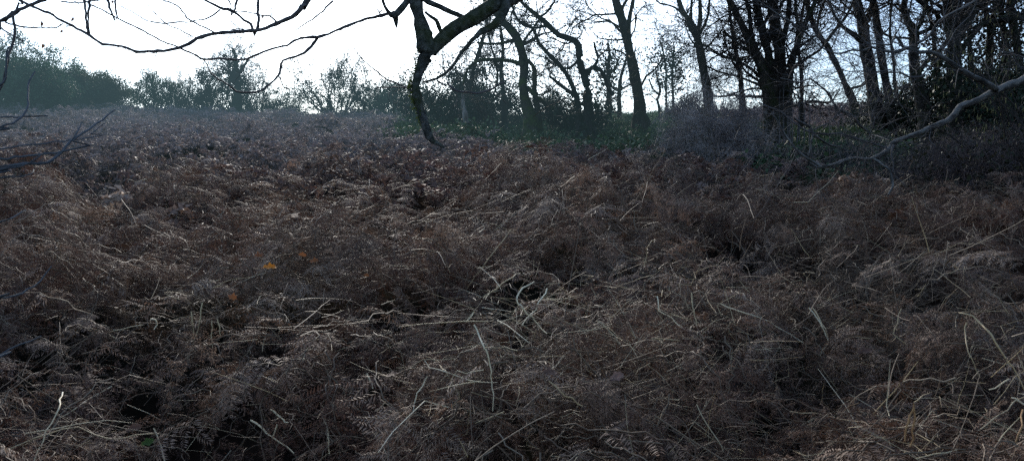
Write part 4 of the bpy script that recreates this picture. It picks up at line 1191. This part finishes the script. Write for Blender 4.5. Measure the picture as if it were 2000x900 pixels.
def left_sapling():
    """bare sapling close at the left, only its branch ends in the picture"""
    global RNG
    RNG = np.random.default_rng(902)
    T = np.array([-2.2, 1.7]); g = gz(*T); base = np.array([T[0], T[1], g])
    root = empty('bare_sapling', base, 'near bare sapling with blurred thin branches poking in from the left edge', 'sapling')
    mb = MB()
    P, r = spline([base + [0, 0, -.1], base + [.1, 0, .6], base + [.15, .05, 1.3], base + [.1, .1, 2.4]], [.025, .02, .016, .006], step=.1)
    mb.tubes(P, r, 8); mb.build('trunk', M['twig'], root, base)
    tw = MB()

    def b(st, d0, d1, z, k=3, S=6):
        p, r_ = px_path(st, d0, d1, .003); r_ = r_ * .62
        p = np.vstack([base + [.12, 0, z], p]); r_ = np.concatenate([[r_[0] * 1.3], r_])
        P, r_ = spline(p, r_, step=.02)
        P = P + RNG.normal(size=P.shape) * .0012
        tw.tubes(P, r_, S)
        if k > 2: twiggy(tw, P, r_, 2, (.04, .12), .0010, 0)
    b([(-40, 340, 12), (0, 326, 10), (50, 320, 10), (90, 318, 10), (112, 306, 9), (130, 286, 8), (150, 268, 8), (175, 252, 7), (200, 234, 6), (225, 215, 4)], 1.9, 2.2, 1.25)
    b([(118, 298, 7), (140, 276, 7), (152, 258, 5), (160, 240, 3)], 2.05, 2.1, 1.3, 1)
    b([(150, 272, 5), (175, 262, 4), (205, 240, 3)], 2.1, 2.2, 1.3, 1)
    b([(-40, 345, 7), (0, 336, 6), (40, 326, 5), (80, 304, 4), (105, 288, 3)], 1.9, 2.0, 1.2, 2)
    b([(-30, 352, 6), (10, 348, 5), (60, 340, 4), (66, 332, 3)], 1.9, 2.0, 1.15, 2)
    b([(-40, 258, 8), (0, 247, 7), (25, 240, 7), (42, 228, 7), (54, 205, 6), (54, 180, 5), (58, 158, 5), (70, 140, 4)], 1.9, 2.1, 1.45, 2)
    b([(42, 228, 5), (52, 228, 4), (60, 226, 3)], 2.0, 2.0, 1.45, 0)
    b([(-40, 590, 8), (0, 582, 7), (30, 577, 6), (55, 565, 5), (78, 548, 4), (100, 520, 3)], 1.9, 2.0, .75, 2)
    b([(-40, 712, 8), (0, 693, 7), (40, 672, 5), (82, 655, 3)], 1.8, 1.9, .6, 1)
    b([(-40, 440, 5), (0, 434, 4), (30, 422, 4), (48, 410, 3)], 2.0, 2.1, 1.0, 2)
    b([(0, 55, 5), (14, 92, 6), (14, 118, 6), (10, 150, 6), (0, 168, 7)], 2.2, 2.2, 1.9, 2)
    tw.build('twigs', M['sapling_twig'], root, base)


left_sapling()

# ------------------------------------------------------------------ dead stems in the foreground
RNG = np.random.default_rng(321)


def stem_mesh(i):
    mb = MB()
    Lh = RNG.uniform(.12, .40); n = RNG.integers(3, 6)
    d = norm(np.array([1.0, .1 * RNG.normal(), .1 * RNG.normal()])); p = np.zeros(3); pts = [p]
    for k in range(n):
        d = norm(d + RNG.normal(size=3) * (.05 if RNG.random() < .82 else .55)); p = p + d * Lh / n; pts.append(p)
    r0 = RNG.uniform(.0011, .0024)
    P = np.array(pts); r = np.linspace(r0, r0 * .4, n + 1)
    mb.tubes(P, r * (1 + .06 * RNG.normal(size=len(r))), 6, 0, .04)
    for e, q in ((P[0], r[0]), (P[-1], r[-1])):
        pass
    return mb


protos = []
for i in range(14):
    o = stem_mesh(i).build('bracken_stem', [M['straw'], M['straw'], M['bleached'], M['straw']][i % 4])
    tag(o, 'pale snapped bracken stem lying loose on the brown fern mat', 'stem', 'loose snapped bracken stems')
    protos.append(o)
used = set()
for i in range(185):
    y = 2.4 + 8 * RNG.random() ** 1.3
    x = RNG.uniform(-1, 1) * (y * .68)
    if vnoise(np.array([x * .8]), np.array([y * .8]), 71)[0] < -.1 and RNG.random() < .85: continue
    k = int(RNG.integers(0, 14))
    o = protos[k]
    if k in used:
        o = o.copy(); COL.objects.link(o)
    used.add(k)
    steep = RNG.random() < .4
    o.location = (x, y, gz(x, y) + mh(x, y) * RNG.uniform(.8, 1.05) + (.0 if steep else .07))
    o.rotation_euler = (RNG.uniform(0, TAU), RNG.uniform(-1.0, -.3) if steep else RNG.normal(-.05, .22), RNG.uniform(0, TAU))
    s = RNG.uniform(.8, 1.35); o.scale = (s, s, s)
for k, o in enumerate(protos):
    if k not in used: bpy.data.objects.remove(o)


def stem_stuff():
    ps = []
    for i in range(10):
        m_ = stem_mesh(i)
        m_.QM = [np.full(len(q), i % 2) for q in m_.Q]
        ps.append(m_)
    n = 3300
    y = 2.0 + 22 * RNG.random(n) ** 1.2; x = RNG.uniform(-1, 1, n) * (y * .70 + 1)
    k = (RNG.random(n) < fmask(x, y)) & (RNG.random(n) < np.clip(.55 + 2.0 * vnoise(x * .8, y * .8, 71), .05, 1))
    x, y = x[k], y[k]
    for (px, py, m_, sx_, sy_) in [(1270, 685, 220, .34, .22), (1180, 660, 120, .3, .3), (1420, 690, 130, .25, .35), (1560, 560, 160, .6, .35), (1330, 560, 170, .5, .3), (1010, 590, 120, .4, .4), (1700, 640, 150, .5, .4), (1940, 830, 120, .25, .25), (560, 850, 70, .3, .25), (420, 650, 60, .3, .3), (930, 660, 90, .35, .3)]:
        q = on_ground(px, py, .05)
        x = np.concatenate([x, q[0] + sx_ * RNG.normal(size=m_)]); y = np.concatenate([y, q[1] + sy_ * RNG.normal(size=m_)])
    n = len(x)
    pts = np.stack([x, y, ground_z(x, y) + mat_h(x, y) * RNG.uniform(.55, 1.1, n) + .04], -1)
    st = RNG.random(n) < .3
    rot = np.stack([RNG.uniform(0, TAU, n), np.where(st, RNG.uniform(-1.0, -.3, n), RNG.normal(-.03, .22, n)), RNG.uniform(0, TAU, n)], -1)
    scatter_object('stem_litter', ps, pts, rot, RNG.uniform(.4, .9, n), RNG.integers(0, 10, n), [M['straw'], M['rachis']],
                   'thin straw coloured stalk litter strewn through the bracken', 'litter')


stem_stuff()

# stems that stand out in the photograph, each one traced on to the mat
special = [
    ('hooked pale stem curving like a question mark in the middle foreground', [(1044, 550, 5), (1020, 562, 7), (1010, 578, 8), (1012, 592, 8), (1024, 604, 8), (1038, 620, 7), (1052, 634, 6), (1066, 650, 4)], 'bleached'),
    ('crooked pale stem crossing the hooked one', [(1070, 564, 7), (1058, 580, 7), (1050, 596, 6), (1040, 612, 6), (1018, 636, 4)], 'bleached'),
    ('white zigzag stem running down from a tuft in the lower middle', [(926, 634, 8), (936, 655, 8), (943, 674, 8), (950, 684, 8), (955, 705, 7), (959, 725, 6), (961, 745, 5), (963, 770, 4), (964, 800, 3)], 'bleached'),
    ('short thick white stem tip pointing up from the tuft', [(910, 630, 9), (918, 620, 8), (928, 609, 4)], 'bleached'),
    ('long thin stem arching left from the white tuft', [(1000, 690, 5), (970, 670, 5), (940, 655, 5), (905, 648, 5), (860, 648, 5), (815, 652, 4), (780, 668, 4), (740, 690, 3)], 'straw'),
    ('long pale stem slanting up to the right above the middle', [(912, 562, 4), (930, 538, 5), (950, 512, 6), (972, 482, 6), (998, 449, 4)], 'straw'),
    ('thin stem slanting below the long slanting one', [(945, 580, 5), (970, 562, 6), (995, 545, 5), (1016, 531, 4)], 'straw'),
    ('upright bent stem with curved tip right of the middle', [(1258, 520, 5), (1262, 500, 5), (1264, 486, 5), (1272, 472, 4), (1280, 467, 3)], 'straw'),
    ('long wavy pale stem sloping down to the right', [(1408, 595, 6), (1436, 604, 7), (1470, 614, 7), (1500, 628, 7), (1530, 645, 6), (1556, 660, 6), (1576, 676, 4)], 'bleached'),
    ('double bent pale stem folded at right of centre', [(1580, 602, 9), (1594, 618, 9), (1604, 636, 9), (1612, 654, 8), (1616, 668, 7), (1606, 684, 6), (1602, 696, 4)], 'bleached'),
    ('narrow stem parallel to the double bent one', [(1586, 600, 6), (1600, 622, 6), (1612, 644, 6), (1617, 660, 5)], 'straw'),
    ('long pale stem bowed down at the right edge', [(1872, 613, 5), (1888, 612, 7), (1908, 626, 9), (1935, 652, 9), (1952, 680, 8), (1970, 705, 7), (1986, 732, 6), (2000, 762, 5)], 'straw'),
    ('short stiff pale stem near the right edge', [(1932, 762, 6), (1952, 750, 7), (1970, 740, 6)], 'bleached'),
    ('slanting stem with pale tip above a dark hole at right', [(1888, 628, 6), (1884, 650, 6), (1892, 685, 5), (1902, 710, 4), (1914, 738, 3)], 'straw'),
    ('angular stem with a knee at right', [(1760, 604, 4), (1752, 630, 5), (1745, 652, 5), (1760, 664, 5), (1774, 676, 4)], 'straw'),
    ('upright pale stem in the right of the straw heap', [(1352, 570, 6), (1353, 600, 6), (1356, 615, 5), (1362, 634, 5)], 'straw'),
    ('upright elbowed stem left of the straw heap', [(1283, 578, 6), (1287, 605, 7), (1310, 620, 6), (1332, 640, 5)], 'bleached'),
    ('thick bar like stem lying level above the straw heap', [(1272, 663, 8), (1298, 662, 8), (1326, 663, 7)], 'straw'),
    ('slanting thick stem left of the level bar', [(1168, 626, 6), (1184, 640, 7), (1200, 655, 7), (1212, 672, 5)], 'straw'),
    ('pair of crossing pale stems fallen at lower left, long one', [(118, 815, 6), (145, 798, 7), (180, 775, 7), (218, 754, 6)], 'bleached'),
    ('thick pale stem with blunt tip at lower left', [(66, 900, 6), (84, 860, 6), (100, 825, 7), (114, 795, 8), (122, 766, 8)], 'bleached'),
    ('pale stem standing in front of the dark hollow at lower left', [(322, 900, 9), (314, 870, 9), (306, 850, 9), (300, 836, 9)], 'bleached'),
    ('long thin dark stem crossing the lower left corner', [(-20, 890, 6), (40, 868, 6), (95, 845, 6), (150, 836, 5), (215, 858, 5), (260, 847, 5), (310, 846, 4)], 'straw'),
    ('curved pale stem like a rib in front at lower left', [(490, 820, 9), (506, 830, 10), (520, 843, 8), (545, 862, 6), (575, 885, 5)], 'bleached'),
    ('stub of white stem beside the rib shaped one', [(531, 854, 8), (537, 842, 8), (542, 826, 7)], 'bleached'),
    ('forked white stem head at lower left of centre', [(528, 800, 6), (540, 808, 8), (552, 820, 7), (562, 826, 6)], 'bleached'),
    ('upright pale stem at the bottom left of centre', [(633, 820, 6), (640, 840, 7), (641, 862, 7), (642, 885, 6)], 'bleached'),
    ('tall kinked stem among the thin upright stems at left', [(395, 590, 6), (392, 620, 6), (386, 645, 5), (376, 670, 4), (366, 700, 4)], 'straw'),
    ('short upright stem left of the tall kinked stem', [(372, 608, 6), (378, 630, 6), (378, 658, 5)], 'straw'),
    ('crooked upright stem right of the tall kinked stem', [(414, 626, 5), (415, 640, 6), (412, 655, 6), (416, 680, 4)], 'straw'),
    ('straight upright stem farthest right of the upright bunch at left', [(425, 622, 6), (428, 640, 6), (432, 656, 4)], 'straw'),
    ('long slender stem arching above the left foreground', [(280, 600, 4), (300, 570, 5), (322, 540, 5), (345, 510, 5), (375, 498, 5), (410, 500, 4), (450, 516, 3)], 'rachis'),
    ('long thin twig lying beside the orange leaf', [(425, 582, 4), (470, 568, 5), (520, 548, 5), (560, 530, 5), (600, 518, 4), (640, 520, 3)], 'rachis'),
    ('thick stem with a bend at lower centre left', [(824, 692, 6), (850, 705, 6), (868, 722, 7), (880, 740, 6), (890, 760, 6), (896, 775, 6), (882, 796, 5)], 'straw'),
    ('broken stem hanging down at lower left of centre', [(836, 734, 5), (826, 752, 6), (816, 766, 6), (810, 785, 6), (806, 808, 4)], 'bleached'),
    ('straight pale stem sloping right in the lower middle', [(1072, 745, 6), (1094, 762, 7), (1116, 778, 7), (1136, 793, 5)], 'straw'),
    ('long straight stem lying level at lower right', [(1540, 802, 5), (1590, 807, 6), (1640, 816, 6), (1700, 826, 6), (1740, 824, 4)], 'straw'),
    ('long slanting stem at lower right of centre', [(1360, 790, 5), (1380, 825, 6), (1402, 860, 6), (1412, 880, 5)], 'straw'),
    ('orange brown splayed stalk clump at lower right, left stalk', [(1785, 790, 7), (1778, 812, 8), (1770, 835, 8), (1764, 860, 7)], 'orange_straw'),
    ('orange brown splayed stalk clump at lower right, right stalk', [(1786, 790, 7), (1788, 815, 9), (1784, 840, 9), (1780, 870, 8)], 'orange_straw'),
    ('orange stalk slanting at the lower right edge', [(2000, 800, 8), (1994, 830, 9), (1986, 865, 8)], 'orange_straw'),
    ('pale bent stem above the orange stalk clump', [(1786, 788, 5), (1800, 775, 5), (1814, 766, 4)], 'straw'),
    ('long straw stem leaning in from the right edge', [(1910, 840, 4), (1940, 818, 6), (1965, 800, 6), (1985, 775, 5)], 'straw'),
    ('thick pale short stem at the right edge', [(1976, 776, 8), (1990, 784, 8), (2008, 792, 7)], 'bleached'),
    ('pale stem lying level at the bottom right', [(1790, 896, 5), (1825, 885, 6), (1870, 879, 4)], 'straw'),
    ('pale fragment with a bent top at left of centre', [(716, 728, 7), (722, 742, 8), (730, 757, 6)], 'bleached'),
    ('thin pale cane leaning in the left middle distance', [(110, 338, 3), (122, 354, 4), (130, 366, 4), (142, 378, 3)], 'straw'),
    ('short curled white stem in the left foreground', [(296, 622, 5), (304, 624, 7), (306, 633, 6), (300, 645, 4)], 'bleached'),
    ('slim stem with a hook in the left foreground', [(230, 662, 4), (216, 655, 5), (213, 648, 5), (240, 642, 4), (280, 634, 3)], 'straw'),
    ('long oblique dark stem over the left hollow', [(60, 720, 4), (100, 690, 5), (140, 655, 5), (190, 600, 4)], 'rachis'),
]
for lb, st, mt in special:
    mb = MB()
    g0 = on_ground(st[len(st) // 2][0], st[len(st) // 2][1], .13)
    dmid = g0[1] + 0
    ys = []
    pts = []
    for (x, y, w) in st:
        p = on_ground(x, min(max(y, 330), 960), .13)
        dm = .75 * dmid + .25 * p[1]
        pts.append(at(x, y, max(1.6, (dm - CAM[1]) / (FWD[1] + UP[1] * (450 - y) / F)))); ys.append(dm)
    rad = [min(.0034, w / F * dmid / 2 * .40) for (x, y, w) in st]
    P, r = spline(pts, rad, step=.045)
    mb.tubes(P + RNG.normal(size=P.shape) * .0022, r * (1 + .06 * RNG.normal(size=len(r))), 7, 0, .04)
    o = mb.build('bracken_stem', M[mt], None, P[0]); o.location = P[0]
    tag(o, lb, 'stem', 'bracken stems that stand out in the foreground')


# ------------------------------------------------------------------ fallen leaves
def fallen_leaf(px, py, size, mt, label, group=None, tilt=.5, h=.17):
    p = on_ground(px, py, h)
    mb = MB()
    n = 13; t = np.linspace(0, 1, n)
    w = .30 * np.sin(np.pi * np.clip(t * .96 + .03, 0, 1)) ** .8 * (1 + .32 * np.sin(t * 5 * np.pi * 1.1))
    zc = .10 * np.sin(t * 4) + .02 * RNG.normal(size=n)
    ctr = np.stack([t - .5, 0 * t, zc * .6], -1)
    lft = ctr + np.stack([0 * t, w, .25 * w + .04 * RNG.normal(size=n)], -1); rgt = ctr + np.stack([0 * t, -w, .30 * w + .04 * RNG.normal(size=n)], -1)
    V = np.concatenate([lft, ctr, rgt]) * size
    q = []
    for i in range(n - 1): q += [[i, i + 1, n + i + 1, n + i], [n + i, n + i + 1, 2 * n + i + 1, 2 * n + i]]
    mb.quads(V, q)
    mb.tubes(np.array([[-.5, 0, 0], [-.62, .02, .02], [-.75, .05, .0]])[None] * size, np.full((1, 3), .015 * size), 4)
    o = mb.build('fallen_leaf', M[mt]); o.location = p + np.array([0, 0, .01])
    o.rotation_euler = (RNG.normal(.75, .2), RNG.normal(0, .25), RNG.uniform(-.7, .7))
    tag(o, label, 'leaf', group)


GL = 'dead leaves caught in the bracken'
fallen_leaf(527, 527, .056, 'leaf_orange', 'bright orange leaf lying on the brown bracken at left', GL, h=.30)
fallen_leaf(591, 502, .034, 'leaf_rust', 'duller orange leaf just right of the bright orange leaf', GL, h=.26)
fallen_leaf(614, 513, .06, 'leaf_rust', 'small rust leaf right of the two orange leaves', GL)
fallen_leaf(506, 502, .06, 'leaf_rust', 'small rust leaf above the bright orange leaf', GL)
fallen_leaf(455, 584, .06, 'leaf_rust', 'rust leaf below left of the bright orange leaf', GL)
fallen_leaf(1075, 733, .05, 'leaf_brown', 'small brown lobed leaf at lower centre', GL)
fallen_leaf(1205, 740, .06, 'leaf_pale', 'pinkish tan leaf at lower centre right', GL)
fallen_leaf(765, 738, .06, 'leaf_brown', 'brownish curled leaf at lower centre left', GL)
fallen_leaf(1690, 690, .07, 'leaf_brown', 'long brown leaf in the dark hole at right', GL)
fallen_leaf(262, 840, .06, 'leaf_brown', 'brown leaf on the dark litter at bottom left', GL)
fallen_leaf(290, 868, .06, 'leaf_green', 'green leaf at the bottom left corner', GL)
fallen_leaf(716, 541, .035, 'leaf_rust', 'tiny ochre leaf in the middle distance right of the orange leaf', GL)

# ------------------------------------------------------------------ light
SUN_EL, SUN_AZ = R(24), R(-11)          # azimuth from +Y towards +X
sd = Vector((math.sin(SUN_AZ) * math.cos(SUN_EL), math.cos(SUN_AZ) * math.cos(SUN_EL), math.sin(SUN_EL)))
sun = bpy.data.lights.new('sun', 'SUN'); sun.energy = 3.4; sun.angle = R(4); sun.color = (1, .93, .82)
so = bpy.data.objects.new('sun', sun); COL.objects.link(so)
so.rotation_euler = sd.to_track_quat('Z', 'Y').to_euler()

w = bpy.data.worlds.new('World'); scene.world = w; w.use_nodes = True
N, L = w.node_tree.nodes, w.node_tree.links
N.clear()
out = N.new('ShaderNodeOutputWorld'); bg = N.new('ShaderNodeBackground')
sk = N.new('ShaderNodeTexSky'); sk.sky_type = 'NISHITA'; sk.sun_disc = False
sk.sun_elevation = SUN_EL; sk.sun_rotation = SUN_AZ
sk.air_density = 1.0; sk.dust_density = .8; sk.ozone_density = 1.6; sk.altitude = 150
# thin bright cloud round the sun and haze low over the hill, as light of the sky itself
tc = N.new('ShaderNodeTexCoord')
dt = N.new('ShaderNodeVectorMath'); dt.operation = 'DOT_PRODUCT'
L.new(tc.outputs['Generated'], dt.inputs[0]); dt.inputs[1].default_value = sd
lobe = N.new('ShaderNodeMapRange'); lobe.interpolation_type = 'SMOOTHSTEP'
lobe.inputs['From Min'].default_value = .78; lobe.inputs['From Max'].default_value = 1.0
lobe.inputs['To Min'].default_value = 0; lobe.inputs['To Max'].default_value = 1.0
L.new(dt.outputs['Value'], lobe.inputs['Value'])
cl = N.new('ShaderNodeTexNoise'); cl.inputs['Scale'].default_value = 3.2; cl.inputs['Detail'].default_value = 6; cl.inputs['Distortion'].default_value = .6
mp = N.new('ShaderNodeMapping'); mp.inputs['Scale'].default_value = (1, 1, 3)
L.new(tc.outputs['Generated'], mp.inputs['Vector']); L.new(mp.outputs['Vector'], cl.inputs['Vector'])
cr = N.new('ShaderNodeMapRange'); cr.inputs['From Min'].default_value = .42; cr.inputs['From Max'].default_value = .66
cr.inputs['To Min'].default_value = .0; cr.inputs['To Max'].default_value = .16
L.new(cl.outputs['Fac'], cr.inputs['Value'])
ml = N.new('ShaderNodeMath'); ml.operation = 'MULTIPLY_ADD'
L.new(lobe.outputs['Result'], ml.inputs[0]); ml.inputs[1].default_value = 2.0; L.new(cr.outputs['Result'], ml.inputs[2])
b2 = N.new('ShaderNodeBackground'); b2.inputs['Color'].default_value = (.84, .93, 1.0, 1)
L.new(ml.outputs[0], b2.inputs['Strength'])
bg.inputs['Strength'].default_value = 0.17
add = N.new('ShaderNodeAddShader')
tint = N.new('ShaderNodeMix'); tint.data_type = 'RGBA'; tint.blend_type = 'MULTIPLY'; tint.inputs['Factor'].default_value = 1
L.new(sk.outputs[0], tint.inputs['A']); tint.inputs['B'].default_value = (.86, .95, 1.09, 1)
L.new(tint.outputs['Result'], bg.inputs['Color']); L.new(bg.outputs[0], add.inputs[0]); L.new(b2.outputs[0], add.inputs[1]); L.new(add.outputs[0], out.inputs['Surface'])

# haze over the hillside; it glows by itself in place of scattered light
hm, hnt, hN, hL = new_mat('haze')
ho = hN.new('ShaderNodeOutputMaterial'); ha = hN.new('ShaderNodeVolumeAbsorption'); he = hN.new('ShaderNodeEmission'); hadd = hN.new('ShaderNodeAddShader')
ha.inputs['Color'].default_value = (.4, .5, .6, 1); ha.inputs['Density'].default_value = .0022
he.inputs['Color'].default_value = (.48, .84, .98, 1); he.inputs['Strength'].default_value = .0019
hL.new(ha.outputs[0], hadd.inputs[0]); hL.new(he.outputs[0], hadd.inputs[1]); hL.new(hadd.outputs[0], ho.inputs['Volume'])
mb = MB()
plan = [(3.5, 13), (15, 78), (-75, 78), (-75, 9), (-12, 9)]
V = [(x, y, z) for z in (-8, 18) for (x, y) in plan]
k = len(plan)
mb.quads(V, [[i, (i + 1) % k, k + (i + 1) % k, k + i] for i in range(k)])
mb.tris(V, [[0, 2, 1], [0, 3, 2], [0, 4, 3], [k, k + 1, k + 2], [k, k + 2, k + 3], [k, k + 3, k + 4]])
ho_ = mb.build('haze', hm, smooth_=False)
tag(ho_, 'thin bluish haze glowing by itself over the hillside', kind='structure')
scene.cycles.volume_bounces = 0

scene.view_settings.view_transform = 'Standard'
scene.view_settings.look = 'None'
scene.view_settings.exposure = 0
scene.cycles.max_bounces = 5
scene.cycles.diffuse_bounces = 1
scene.cycles.glossy_bounces = 2
scene.cycles.transmission_bounces = 2
scene.cycles.transparent_max_bounces = 4
scene.cycles.use_denoising = False
scene.cycles.sample_clamp_indirect = 1.0
scene.cycles.sample_clamp_direct = 4.0
scene.cycles.caustics_reflective = False
scene.cycles.caustics_refractive = False
